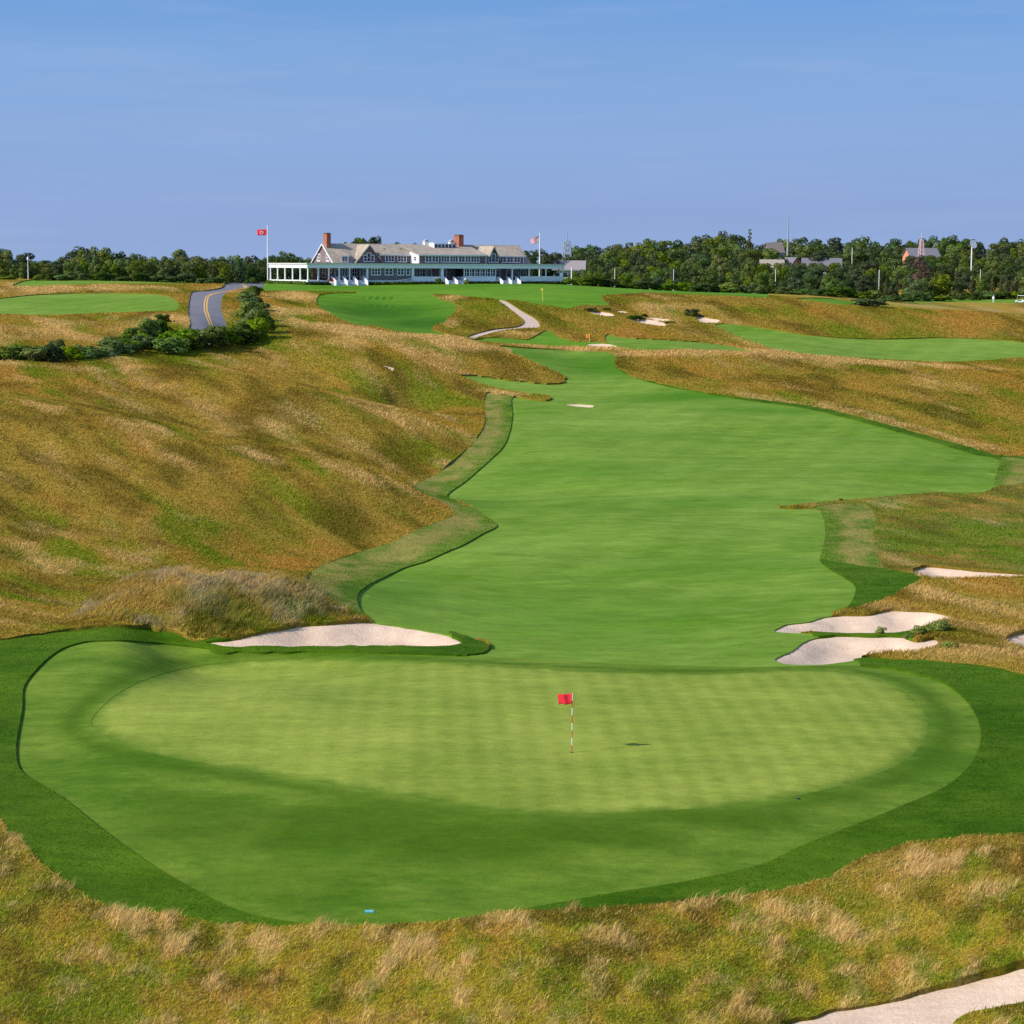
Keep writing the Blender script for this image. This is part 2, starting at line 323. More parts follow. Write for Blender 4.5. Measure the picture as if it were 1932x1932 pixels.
# land beyond on the left: practice green, upper tee, road
Z('road', [(350, 645), (358, 614), (354, 587), (357, 566), (361, 553), (390, 549.5), (420, 543), (425, 537), (450, 533), (500, 534), (512, 540), (503, 547), (468, 546.5), (441, 550), (422, 558), (418, 575), (418, 590), (425, 605), (428, 617), (436, 645)])
Z('fairway', [(-200, 575), (0, 564), (60, 558), (150, 554.5), (270, 555), (315, 560), (337, 572), (337, 585), (270, 591), (180, 594), (75, 597), (0, 595), (-200, 600)])
Z('fairway', [(22, 542), (46, 531), (120, 528.5), (270, 528.5), (405, 534), (400, 537), (360, 537), (180, 538), (60, 543)])
Z('fairway', [(1700, 571), (1720, 564), (1800, 562.5), (1932, 564), (2100, 566), (2100, 575), (1932, 573.5), (1800, 572)])
Z('lawn', [(1500, 565), (1560, 564), (1620, 573), (1600, 577), (1540, 571)])

LIFT = dict(track=-.02, bunker=-.02, green=0, apron=.012, fairway=.02, strip=.12, rough=.10, semirough=.15, lawn=.05, fescue=.19, road=.02, sandtrack=.0)

def smooth_closed(pts, step=7.0, sm=True):
    P = np.array(pts, float); n = len(P); out = []
    for i in range(n):
        p0, p1, p2, p3 = P[i - 1], P[i], P[(i + 1) % n], P[(i + 2) % n]
        L = np.hypot(*(p2 - p1)); k = max(2, int(L / step)) if sm else max(1, int(L / 30))
        def knot(a, b): return max(np.hypot(*(b - a)) ** .5, 1e-3)
        t0 = 0; t1 = knot(p0, p1); t2 = t1 + knot(p1, p2); t3 = t2 + knot(p2, p3)
        for j in range(k):
            t = t1 + (t2 - t1) * j / k
            if not sm: out.append(p1 + (p2 - p1) * j / k); continue
            A1 = (t1 - t) / (t1 - t0) * p0 + (t - t0) / (t1 - t0) * p1
            A2 = (t2 - t) / (t2 - t1) * p1 + (t - t1) / (t2 - t1) * p2
            A3 = (t3 - t) / (t3 - t2) * p2 + (t - t2) / (t3 - t2) * p3
            B1 = (t2 - t) / (t2 - t0) * A1 + (t - t0) / (t2 - t0) * A2
            B2 = (t3 - t) / (t3 - t1) * A2 + (t - t1) / (t3 - t1) * A3
            out.append((t2 - t) / (t2 - t1) * B1 + (t - t1) / (t2 - t1) * B2)
    return np.array(out)

def pip(px, py, poly):
    ins = np.zeros(len(px), bool)
    x0, y0 = poly[:, 0], poly[:, 1]; x1, y1 = np.roll(x0, -1), np.roll(y0, -1)
    bb = (px >= x0.min()) & (px <= x0.max()) & (py >= y0.min()) & (py <= y0.max())
    idx = np.nonzero(bb)[0]
    if not len(idx): return ins
    qx, qy = px[idx], py[idx]; r = np.zeros(len(idx), bool)
    for a, b, c, d in zip(x0, y0, x1, y1):
        if b == d: continue
        cr = ((b > qy) != (d > qy)) & (qx < (c - a) * (qy - b) / (d - b) + a)
        r ^= cr
    ins[idx] = r; return ins

def pdist(px, py, poly):
    best = np.full(len(px), 1e9)
    for (a, b), (c, d) in zip(poly, np.roll(poly, -1, 0)):
        vx, vy = c - a, d - b; L = vx * vx + vy * vy + 1e-12
        t = np.clip(((px - a) * vx + (py - b) * vy) / L, 0, 1)
        best = np.minimum(best, np.hypot(px - a - t * vx, py - b - t * vy))
    return best

ZW = []
for nm, pts, sm in ZONES:
    q = smooth_closed(pts, 6.0, sm)
    w = hit(q[:, 0], q[:, 1])[:, :2]
    if nm in ('fescue', 'rough', 'semirough', 'track', 'bunker'):   # slightly ragged edges
        j = .10 if nm != 'bunker' else .05
        s = w[:, 1] / 80.0
        w = w + np.stack([(vnoise(w[:, 0] * 1.7, w[:, 1] * 1.7, 31) - .5) * 2 * j * s, (vnoise(w[:, 0] * 1.7, w[:, 1] * 1.7, 32) - .5) * 2 * j * s * 2], -1)
    ZW.append((nm, w))

# ------------------------------------------------------------------ constrained triangulation of the whole ground
def build_ground():
    bear = np.concatenate([np.linspace(-.62, -.32, 22)[:-1], np.linspace(-.32, .32, 190), np.linspace(.32, .62, 22)[1:]])
    rows = []; y = 12.5
    while y < 1250: rows.append(y); y *= 1.0085 if y < 520 else 1.02
    pts = []
    for k, y in enumerate(rows):
        a = bear + (.0016 if k % 2 else -.0016)
        jit = RNG.uniform(-.0008, .0008, len(a))
        pts.append(np.stack([(a + jit) * y, np.full(len(a), y) * (1 + RNG.uniform(-.0015, .0015, len(a)))], -1))
    pts = np.concatenate(pts)
    allv = [pts]; edges = []; base = len(pts)
    for nm, w in ZW:
        n = len(w); allv.append(w)
        edges += [(base + i, base + (i + 1) % n) for i in range(n)]; base += n
    V = np.concatenate(allv)
    o = delaunay_2d_cdt([Vector(p) for p in V.tolist()], edges, [], 0, 1e-5)
    V2 = np.array([tuple(p) for p in o[0]]); T = np.array([f for f in o[2] if len(f) == 3], int)
    # counter-clockwise
    a, b, c = V2[T[:, 0]], V2[T[:, 1]], V2[T[:, 2]]
    ar = (b[:, 0] - a[:, 0]) * (c[:, 1] - a[:, 1]) - (b[:, 1] - a[:, 1]) * (c[:, 0] - a[:, 0])
    T[ar < 0] = T[ar < 0][:, ::-1]
    cen = V2[T].mean(1)
    zone = np.full(len(T), -1); left = np.ones(len(T), bool)
    for i, (nm, w) in enumerate(ZW):
        m = left.copy(); m[left] = pip(cen[left, 0], cen[left, 1], w)
        zone[m] = i; left &= ~m
    return V2, T, zone, cen
GV, GT, GZ, GC = build_ground()
GH = H(GV[:, 0], GV[:, 1])

# plant cover: how green / straw-coloured / rusty a spot of unmown ground is, plus painted shade
PATCH = []
def patch(u, v, ru, rv, g=0, t=0, r=0, d=0): PATCH.append((u, v, ru, rv, g, t, r, d))
def line_patch(pts, rv, **k):
    for (a, b), (c, d) in zip(pts[:-1], pts[1:]):
        L = math.hypot(c - a, d - b); n = max(1, int(L / 45))
        for i in range(n): patch(a + (c - a) * i / n, b + (d - b) * i / n, 45, rv, **k)
patch(400, 930, 150, 45, g=.75); patch(560, 975, 150, 40, g=.5); patch(250, 1030, 260, 60, g=.5); patch(470, 1060, 180, 40, g=.6); patch(60, 960, 90, 50, g=.3); patch(120, 880, 120, 40, g=.2)
patch(760, 870, 70, 20, g=.7); patch(650, 850, 150, 18, g=.3); patch(620, 800, 120, 16, g=.2); patch(730, 790, 60, 12, g=.35); patch(300, 770, 150, 14, g=.2); patch(120, 720, 130, 14, g=.2)
line_patch([(0, 760), (200, 800), (400, 842), (600, 885), (760, 925), (835, 955)], 9, t=.6)
line_patch([(0, 690), (200, 703), (330, 735), (470, 765)], 5, t=.4)
line_patch([(280, 695), (450, 718), (600, 752), (760, 795)], 4, t=.4)
line_patch([(560, 610), (700, 632), (832, 642), (940, 662), (1010, 690), (1060, 718)], 7, t=.9)
line_patch([(900, 712), (980, 722), (1050, 722)], 4, t=.9)
line_patch([(915, 742), (960, 748), (1020, 754)], 4, t=.9)
patch(800, 680, 150, 14, r=.7, t=.2); patch(900, 690, 110, 10, r=.6, t=.2); patch(980, 705, 60, 10, t=.3, r=.3); patch(720, 655, 130, 10, t=.4, r=.35); patch(870, 735, 80, 8, t=.5, r=.4)
patch(60, 1170, 160, 30, t=.15, r=.2); patch(100, 1090, 200, 30, g=.3); patch(200, 870, 220, 30, r=.3); patch(600, 1030, 120, 20, r=.25); patch(870, 880, 40, 20, t=.7); patch(800, 915, 40, 14, t=.6)
line_patch([(120, 768), (350, 812), (540, 852), (700, 884), (800, 920)], 9, d=.32)  # shaded folds behind the dune crests, painted in as dark cover
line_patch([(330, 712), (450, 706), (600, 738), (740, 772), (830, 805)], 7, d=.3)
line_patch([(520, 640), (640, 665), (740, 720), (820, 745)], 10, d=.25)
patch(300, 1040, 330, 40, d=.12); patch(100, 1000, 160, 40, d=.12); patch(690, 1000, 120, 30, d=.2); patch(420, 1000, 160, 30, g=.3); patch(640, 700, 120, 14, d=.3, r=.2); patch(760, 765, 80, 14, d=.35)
patch(1200, 1695, 160, 14, d=1.0); patch(1330, 1700, 120, 12, d=.9); patch(1560, 1668, 60, 12, d=.6); patch(700, 1765, 60, 10, d=.6); patch(60, 1650, 70, 30, d=.8); patch(150, 1690, 50, 14, d=.6); patch(900, 1770, 60, 10, d=.5); patch(1620, 1660, 90, 14, r=.3)  # dark tufts and the shadow line below the rough edge, painted as cover
patch(1600, 650, 300, 10, d=.35); patch(1500, 625, 120, 8, d=.3); patch(1700, 640, 200, 6, g=.5)
# fields on the left by the road
patch(100, 625, 320, 26, t=1.0); patch(180, 548, 330, 6, t=1.0); patch(60, 542, 140, 7, t=.9); patch(320, 605, 80, 10, t=.8); patch(440, 590, 25, 25, t=.8); patch(545, 563, 60, 10, t=1.3); patch(560, 590, 70, 10, t=1.0); patch(440, 560, 18, 12, g=.6)
patch(260, 690, 140, 9, g=1.4); patch(330, 680, 110, 9, g=1.3); patch(530, 625, 50, 14, g=.5); patch(430, 650, 120, 10, g=.8); patch(520, 640, 60, 8, g=.6)
# knoll by the sand track
patch(900, 590, 40, 25, g=.45); patch(858, 610, 18, 14, t=.7); patch(850, 563, 40, 4, t=.9); patch(985, 575, 40, 6, t=.6); patch(990, 632, 60, 5, t=1.0); patch(1050, 600, 60, 14, r=.3); patch(1200, 630, 90, 8, r=.35, t=.2); patch(1040, 658, 110, 4, t=1.2); patch(1150, 660, 120, 4, t=1.0)
patch(1230, 580, 90, 6, t=.6); patch(1300, 565, 110, 4, t=.6); patch(1380, 590, 120, 8, g=.3); patch(1500, 590, 150, 10, r=.3, g=.1); patch(1600, 625, 120, 9, g=.6); patch(1700, 600, 160, 8, t=.2, r=.3); patch(1850, 610, 120, 8, r=.2); patch(1900, 590, 120, 8, t=.6, r=.3); patch(1700, 575, 90, 4, t=.8)
# right dune
line_patch([(1165, 672), (1260, 668), (1400, 667), (1500, 672), (1650, 688), (1800, 697), (1932, 701)], 6, t=1.0)
line_patch([(1168, 690), (1200, 708), (1300, 732), (1440, 755), (1590, 780), (1760, 822), (1900, 858)], 5, t=.6)
patch(1400, 700, 160, 12, r=.35); patch(1560, 735, 120, 14, r=.5); patch(1480, 745, 100, 10, r=.35, g=.1); patch(1680, 720, 140, 10, r=.35); patch(1850, 725, 120, 10, t=.5); patch(1600, 765, 140, 8, g=.4); patch(1750, 790, 160, 16, g=.35); patch(1850, 830, 120, 14, g=.5); patch(1480, 720, 60, 5, t=.3)
# right of the fairway
patch(1750, 1000, 90, 40, g=.5); patch(1830, 1040, 160, 22, g=.9); patch(1609, 1000, 26, 50, t=.9); patch(1900, 1000, 60, 30, t=.6); patch(1700, 960, 80, 14, t=.35); patch(1850, 945, 100, 12, r=.3, t=.2); patch(1540, 943, 40, 6, t=1.3); patch(1690, 1050, 60, 14, g=.4)
patch(1750, 1125, 40, 14, t=.6, r=.3); patch(1850, 1120, 110, 20, r=.45); patch(1800, 1190, 60, 22, g=.6); patch(1840, 1235, 60, 14, g=.4, t=.3); patch(1640, 1152, 50, 5, r=.4, t=.2); patch(1905, 1220, 30, 22, t=1.0); patch(1930, 1150, 70, 25, r=.3, t=.2)
# mound behind the bunker
patch(300, 1130, 120, 34, t=.5); patch(460, 1104, 170, 12, t=.8); patch(580, 1130, 60, 20, t=.35, g=.2); patch(460, 1165, 150, 18, g=.45); patch(560, 1165, 60, 16, g=.6); patch(340, 1175, 40, 18, t=.6)
# foreground
patch(120, 1700, 150, 40, t=.2, g=.2); patch(60, 1640, 60, 40, g=.45); patch(200, 1735, 90, 16, t=.7); patch(330, 1800, 60, 22, t=.9); patch(500, 1800, 70, 30, t=.9); patch(540, 1765, 140, 12, t=.4); patch(240, 1845, 40, 14, t=.7); patch(150, 1840, 130, 26, g=.55)
patch(450, 1890, 150, 24, t=.4, r=.45); patch(80, 1900, 120, 28, g=.5); patch(700, 1870, 160, 40, g=.6); patch(620, 1780, 50, 18, g=.3); patch(760, 1800, 40, 30, t=.7); patch(800, 1810, 40, 28, t=.6); patch(1050, 1800, 90, 30, t=.9); patch(1120, 1775, 120, 16, t=.5); patch(1010, 1860, 90, 20, g=.6); patch(1180, 1800, 80, 24, g=.45)
patch(1240, 1750, 90, 18, t=.4); patch(1350, 1770, 60, 14, g=.5); patch(1580, 1775, 60, 24, t=1.0); patch(1800, 1640, 120, 22, t=.85); patch(1690, 1660, 80, 16, t=.7); patch(1880, 1720, 100, 40, g=.3, t=.2); patch(1600, 1820, 160, 28, g=.35); patch(1380, 1870, 90, 20, r=.35, t=.3); patch(1480, 1900, 90, 14, g=.4); patch(1740, 1840, 140, 16, t=.35, r=.2); patch(1640, 1730, 120, 20, g=.25)
_pw = hit([p[0] for p in PATCH], [p[1] for p in PATCH])
_pr = hit([p[0] for p in PATCH], [p[1] + p[3] for p in PATCH]); _pq = hit([p[0] for p in PATCH], [p[1] - p[3] for p in PATCH])
def cover(x, y):
    """green, straw, rust amounts at ground points"""
    x = np.asarray(x, float); y = np.asarray(y, float)
    w = 9 + y * .02
    n1 = fbm(x / w, y / (w * 1.5), 51); n2 = fbm(x / w + 40, y / (w * 1.5), 52); n3 = fbm(x / w, y / (w * 1.5) + 70, 53)
    L = .35 + .0050 * y; st = 1 + 2.6 * sstep(80, 115, y)
    al = x * .885 - y * .466; ac = x * .466 + y * .885
    def two(k): return (fbm(al / (L * st) + k, ac / (L * 1.15), 60 + k, 3) - .5) * (3.4 - .5 * sstep(70, 110, y)) + (fbm(al / (L * st * 3.0), ac / (L * 3.4) + k, 80 + k, 3) - .5) * (1.5 - 1.0 * sstep(80, 110, y))
    f1 = two(1); f2 = two(2); f3 = two(3); f4 = two(4)
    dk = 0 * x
    g = (n1 - .44) * 1.9; t = (n2 - .60) * 1.3 - .12 * sstep(75, 110, y); r = (n3 - .52) * 1.5
    for (u, v, ru, rv, dg, dt, dr, dd), c, a, b in zip(PATCH, _pw, _pr, _pq):
        sx = ru / F * c[1]; sy = max(abs(a[1] - b[1]) / 2, 1.0)
        k = np.exp(-((x - c[0]) / sx) ** 2 - ((y - c[1]) / sy) ** 2)
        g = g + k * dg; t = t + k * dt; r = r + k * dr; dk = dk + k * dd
    g = np.clip(g + f1 * 1.0, 0, 1); t = np.clip(t - .04 + f2 * .85, 0, 1); r = np.clip(r + f3 * .8, 0, 1)
    d = np.clip(f4 * 1.5 - .10 + dk, 0, 1) * (1 - .6 * t)          # dark thatch and painted shade: tuft gaps, behind crests, under the rough edge
    return np.stack([g, t, r, d], -1)

# longer, darker bladed turf on parts of the mown surround and in the tee hollow
DARKT = [(420, 1545, 170, 60, .8), (640, 1560, 240, 60, 1.0), (880, 1590, 240, 50, 1.0), (1120, 1575, 220, 32, 1.0), (1350, 1545, 200, 22, .9), (1560, 1500, 110, 14, .8), (1700, 1455, 60, 12, .6), (560, 1650, 200, 50, .5), (300, 1500, 90, 40, .5), (200, 1290, 60, 20, .3),
         (160, 1330, 30, 60, .45), (260, 1250, 120, 10, .4), (1150, 690, 120, 22, .8), (1300, 748, 130, 10, .8), (1450, 775, 120, 8, .6), (1010, 672, 60, 10, .6), (1100, 890, 170, 20, .45), (1350, 945, 150, 12, .5), (1100, 1165, 260, 45, .45), (1350, 1065, 200, 30, .35), (760, 1120, 70, 30, .4), (1180, 820, 160, 10, .3), (720, 590, 110, 14, .9), (800, 610, 90, 14, .9), (680, 585, 60, 12, .6)]
_dw = hit([p[0] for p in DARKT], [p[1] for p in DARKT]); _da = hit([p[0] for p in DARKT], [p[1] + p[3] for p in DARKT]); _db = hit([p[0] for p in DARKT], [p[1] - p[3] for p in DARKT])
def turf_cover(x, y, ring=None):
    g = np.zeros(len(x))
    for (u, v, ru, rv, a), c, p, q in zip(DARKT, _dw, _da, _db):
        g = np.maximum(g, a * np.exp(-(((x - c[0]) / (ru / F * c[1])) ** 2) ** 1.3 - (((y - c[1]) / max(abs(p[1] - q[1]) / 2, .8)) ** 2) ** 1.3))
    if ring is not None: dd = pdist(x, y, ring); g = np.maximum(g, .75 * np.exp(-((dd - .75) / .55) ** 2)) - .35 * np.exp(-((dd - 2.6) / .7) ** 2) * (g < .5)
    g = np.clip(g * 1.15 + (fbm(x / 1.6, y / 2.4, 81, 3) - .5) * .35 * (g > .05), 0, 1)
    sm = np.maximum.reduce([np.exp(-((x - c[0]) / 4.2) ** 2 - ((y - c[1]) / 3.2) ** 2) for c in hit([713, 713], [563, 579])])
    return np.stack([g, sstep(.3, .6, sm) * .75, g, np.ones_like(g)], -1)

# ------------------------------------------------------------------ ground materials
def mown(name, dark, light, big=.05, fine=1.6, contrast=1.0, stripe=None, rough=.85, dry=None, cover=None, diag=None, lanes=None, grain=3.2):
    t = NT(name, rough, .04); v = t.coord(); vs = t.coord(.45, 1.0, 1.0, .5)
    a = t.noise(v, big, 3, .55); b = t.noise(vs, .35, 4, .6); c = t.noise(v, fine, 6, .7); e = t.noise(v, 9.0, 3, .7)
    d2 = t.noise(vs, 1.3, 4, .7)
    s = t.math('ADD', t.math('MULTIPLY', a, .34), t.math('MULTIPLY', b, .22))
    s = t.math('ADD', s, t.math('MULTIPLY', d2, .20)); s = t.math('ADD', s, t.math('MULTIPLY', c, .14)); s = t.math('ADD', s, t.math('MULTIPLY', e, .10))
    if stripe:
        ang, wid, amt, x0, x1 = stripe
        vv = t.coord(1, 1, 1, ang); sep = t.n('ShaderNodeSeparateXYZ'); t.l(vv, sep.inputs[0])
        w = t.math('SINE', t.math('ADD', t.math('MULTIPLY', sep.outputs['X'], math.pi / wid), t.math('MULTIPLY', a, .9)))
        fade = t.rng(sep.outputs['X'], x0, x1)
        w = t.math('MULTIPLY', t.math('MULTIPLY', w, fade), amt); s = t.math('ADD', s, w)
    if diag:
        ang, wid, amt = diag; sep0 = t.n('ShaderNodeSeparateXYZ'); t.l(v, sep0.inputs[0])
        vv = t.coord(1, 1, 1, ang); sep = t.n('ShaderNodeSeparateXYZ'); t.l(vv, sep.inputs[0])
        w = t.math('SINE', t.math('ADD', t.math('MULTIPLY', sep.outputs['X'], math.pi / wid), t.math('MULTIPLY', b, 1.6)))
        s = t.math('ADD', s, t.math('MULTIPLY', t.math('MULTIPLY', w, amt), t.math('MULTIPLY', t.rng(d2, .3, .7), t.rng(sep0.outputs[0], 3.0, -3.0) if stripe else 1.0)))
    f = t.rng(s, .5 - .17 / contrast, .5 + .17 / contrast)
    col = t.mix(f, dark, light)
    if dry: col = t.mix(t.math('MULTIPLY', t.rng(t.noise(vs, .8, 5, .7), .52, .70), .8), col, dry)
    if cover:
        sp = t.n('ShaderNodeSeparateColor'); t.l(t.attr('Cover'), sp.inputs[0])
        col = t.mix(t.math('MULTIPLY', sp.outputs[0], t.rng(c, .2, .75, .75, 1.0)), col, cover)
        if lanes:
            sx = t.n('ShaderNodeSeparateXYZ'); t.l(v, sx.inputs[0]); w = t.math('GREATER_THAN', t.math('SINE', t.math('MULTIPLY', sx.outputs[0], 2 * math.pi / lanes)), -.1)
            col = t.mix(t.math('MULTIPLY', w, sp.outputs[1], True), col, cover)
    # grain of the cut blades
    g1 = t.noise(t.coord(.55, 1.0, 1.0, .15), grain, 8, .82); g2 = t.noise(t.coord(.4, 1.0, 1.0, -.2), grain * .28, 6, .75)
    gm = t.math('ADD', t.rng(g1, .32, .68, .0, .34), t.rng(g2, .35, .65, .0, .20)); gc = t.n('ShaderNodeCombineColor')
    gv = t.math('ADD', gm, .73)
    for i in range(3): t.l(gv, gc.inputs[i])
    col = t.mix(1.0, col, gc.outputs[0], 'MULTIPLY')
    t.col(col); t.bump(t.math('ADD', c, e), .5, .03)
    t.bs.inputs['Sheen Weight'].default_value = .0
    return t.m
MG = dict(
    green=mown('putting_turf', (.178, .240, .028), (.278, .328, .050), .12, 2.2, 1.9, (-.04, .52, .030, -16, 4), cover=(.085, .160, .012)),
    apron=mown('collar_turf', (.068, .146, .008), (.168, .240, .026), .10, 1.6, 2.2, cover=(.050, .112, .003)),
    fairway=mown('fairway_turf', (.090, .186, .008), (.208, .310, .046), .035, 1.0, 1.6, cover=(.050, .165, .003), diag=(.30, 2.1, .022), grain=1.5),
    lawn=mown('lawn_turf', (.058, .170, .004), (.140, .270, .018), .03, 1.0, 1.8, cover=(.032, .115, .002), lanes=1.3, grain=.9),
    rough=mown('rough_turf', (.030, .084, .001), (.090, .164, .008), .09, 1.5, 1.9),
    strip=mown('first_cut_turf', (.060, .135, .006), (.150, .215, .022), .08, 1.3, 1.2, None, .85, (.28, .23, .07), cover=(.30, .24, .065), grain=1.6),
)
def fescue_mat(name, base, base2):
    t = NT(name, .95, .05); v = t.coord(); vs = t.coord(.7, 1.0, 1.0, .35)
    at_ = t.n('ShaderNodeAttribute'); at_.attribute_name = 'Cover'; sep = t.n('ShaderNodeSeparateColor'); t.l(at_.outputs['Color'], sep.inputs[0])
    n1 = t.noise(v, 2.2, 6, .72); n2 = t.noise(vs, .55, 5, .65); n3 = t.noise(v, 7.0, 4, .75)
    col = t.mix(t.rng(n2, .35, .65), base, base2)
    g = t.math('MULTIPLY', sep.outputs[0], t.rng(n1, .3, .62)); col = t.mix(t.math('MULTIPLY', g, .95, True), col, (.17, .235, .010))
    r = t.math('MULTIPLY', sep.outputs[2], t.rng(n2, .35, .6)); col = t.mix(t.math('MULTIPLY', r, .8, True), col, (.52, .25, .05))
    s = t.math('MULTIPLY', sep.outputs[1], t.rng(n3, .25, .6)); col = t.mix(t.math('MULTIPLY', s, .95, True), col, (.66, .46, .21))
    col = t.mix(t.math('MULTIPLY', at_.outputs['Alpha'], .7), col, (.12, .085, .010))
    col = t.mix(t.rng(n3, .38, .55), t.mix(1.0, col, (.62, .60, .55), 'MULTIPLY'), col)
    t.col(col); t.bump(t.math('ADD', n1, n3), .9, .12)
    return t.m
MG['fescue'] = fescue_mat('fescue_turf', (.33, .23, .022), (.45, .32, .055))
MG['semirough'] = fescue_mat('patchy_rough_turf', (.14, .19, .012), (.28, .23, .05))
def sand_mat(name, a, b, rake=False):
    t = NT(name, .95, .1); v = t.coord()
    n = t.noise(v, .5, 5, .6); n2 = t.noise(v, 8.0, 4, .7); n3 = t.noise(t.coord(.5, 2.2, 1, .4), 1.6, 4, .6)
    t.col(t.mix(t.rng(t.math('ADD', t.math('ADD', t.math('MULTIPLY', n, .5), t.math('MULTIPLY', n2, .2)), t.math('MULTIPLY', n3, .3)), .36, .64), a, b)); t.bump(t.math('ADD', n2, n3), .6, .06)
    return t.m
MG['bunker'] = sand_mat('bunker_sand', (.59, .425, .30), (.79, .58, .42))
MG['track'] = sand_mat('track_sand', (.56, .405, .28), (.79, .585, .42))
MG['sandtrack'] = sand_mat('cart_track_sand', (.50, .37, .28), (.66, .50, .395))
t = NT('asphalt', .9, .2); v = t.coord()
t.col(t.mix(t.noise(v, .25, 5, .6), (.135, .125, .14), (.23, .215, .235))); MG['road'] = t.m

def strip_dry(x, y):
    d_ = pdist(x, y, [wv for nm, wv in ZW if nm == 'fairway'][2])
    return np.clip(sstep(.7, 1.5, d_ + (fbm(x / 1.5, y / 3.0, 78, 3) - .5) * 1.2) * sstep(6.0, 3.6, d_) * (2.6 * fbm(x / .9, y / 2.4, 79, 3) - .62), 0, .85)

def zone_object(name, mat, mask, lift, label, cat, zoneid=None, kind='structure', group=None):
    """one ground area with its own cut edge"""
    T = GT[mask]
    if not len(T): return None
    ids, inv = np.unique(T.ravel(), return_inverse=True); Tn = inv.reshape(-1, 3)
    xy = GV[ids]; z = GH[ids] + lift
    if name == 'fescue_ground': z = z + np.maximum(TB(xy[:, 0], xy[:, 1]), -.12) * sstep(470, 380, xy[:, 1])
    if zoneid is not None:            # hollow out the sand
        w = ZW[zoneid][1]; d = pdist(xy[:, 0], xy[:, 1], w); far = w[:, 1].mean()
        big = min(1.0, (w[:, 1].max() - w[:, 1].min()) / 5)
        z = z - .02 - .55 * sstep(0, 1.6, d) * big
    V = np.column_stack([xy, z]); polys = [Tn.ravel()]; sizes = [np.full(len(Tn), 3)]; sm = [np.ones(len(Tn), bool)]
    e = np.concatenate([Tn[:, [0, 1]], Tn[:, [1, 2]], Tn[:, [2, 0]]]); key = np.sort(e, 1); key = key[:, 0] * len(ids) + key[:, 1]
    u, first, cnt = np.unique(key, return_index=True, return_counts=True)
    be = e[first[cnt == 1]]
    n0 = len(V); drop = .22 if zoneid is None else .02
    A = V[be[:, 0]]; B = V[be[:, 1]]
    W = np.concatenate([A, B, B - [0, 0, lift + drop], A - [0, 0, lift + drop]]); m = len(be)
    q = np.stack([n0 + np.arange(m), n0 + 3 * m + np.arange(m), n0 + 2 * m + np.arange(m), n0 + m + np.arange(m)], -1)
    V = np.concatenate([V, W]); polys.append(q.ravel()); sizes.append(np.full(m, 4)); sm.append(np.zeros(m, bool))
    at = None
    if name == 'putting_green':
        de = pdist(V[:, 0], V[:, 1], ZW[[n for n, _ in ZW].index('green')][1]); ge = sstep(.75, .0, de + (fbm(V[:, 0] / .5, V[:, 1] / .7, 83, 3) - .4) * .8); at = {'Cover': np.stack([ge, ge, ge, np.ones_like(ge)], -1)}
    if name in ('green_surround', 'lawn', 'fairway'): at = {'Cover': turf_cover(V[:, 0], V[:, 1], ZW[[n for n, _ in ZW].index('green')][1] if name == 'green_surround' else None)}
    if name == 'first_cut': at = {'Cover': np.stack([strip_dry(V[:, 0], V[:, 1])] * 3 + [np.ones(len(V))], -1)}
    if name in ('fescue_ground', 'patchy_rough'):
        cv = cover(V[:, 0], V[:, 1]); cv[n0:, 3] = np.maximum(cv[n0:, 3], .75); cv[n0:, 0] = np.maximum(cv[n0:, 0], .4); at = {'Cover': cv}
    me = np_mesh(name, V, np.concatenate(polys), np.concatenate(sizes), np.concatenate(sm), at)
    o = link_mesh(name, me, mat); return tag(o, label, cat, group, kind)

zn = np.array([n for n, _ in ZW] + ['fescue'])      # index -1 -> fescue
ZNAME = zn[GZ]
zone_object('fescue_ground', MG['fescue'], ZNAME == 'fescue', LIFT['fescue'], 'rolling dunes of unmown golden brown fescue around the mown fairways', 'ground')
zone_object('patchy_rough', MG['semirough'], ZNAME == 'semirough', LIFT['semirough'], 'patchy green and straw rough beyond the right edge of the fairway', 'ground')
zone_object('putting_green', MG['green'], ZNAME == 'green', LIFT['green'], 'pale yellow green putting surface around the red flag', 'green')
zone_object('green_surround', MG['apron'], ZNAME == 'apron', LIFT['apron'], 'closely mown darker collar ringing the pale putting green', 'grass')
zone_object('rough_grass', MG['rough'], ZNAME == 'rough', LIFT['rough'], 'deep green rough grass banding the green and the right edge of the fairway', 'grass')
zone_object('first_cut', MG['strip'], ZNAME == 'strip', LIFT['strip'], 'taller straw streaked strip of cut grass edging the fairway', 'grass')
FW_LAB = ['long narrow fairway strip between the two fescue ridges below the far bunkers', 'sweeping second fairway across the right hand dunes', 'broad main fairway winding from the green up towards the clubhouse',
          'mown practice green beside the road, left of the asphalt', 'thin upper tee strip in front of the left trees', 'small distant green in front of the dark right wood']
for k, i in enumerate([i for i, (n, _) in enumerate(ZW) if n == 'fairway']):
    zone_object('fairway', MG['fairway'], GZ == i, LIFT['fairway'], FW_LAB[k], 'fairway')
LW_LAB = ['wide green lawn in front of the clubhouse with the dipping tee hollow', 'small green lawn pocket below the pale sand track', 'grass clearing at the foot of the right wood']
for k, i in enumerate([i for i, (n, _) in enumerate(ZW) if n == 'lawn']):
    zone_object('lawn', MG['lawn'], GZ == i, LIFT['lawn'], LW_LAB[k], 'lawn')
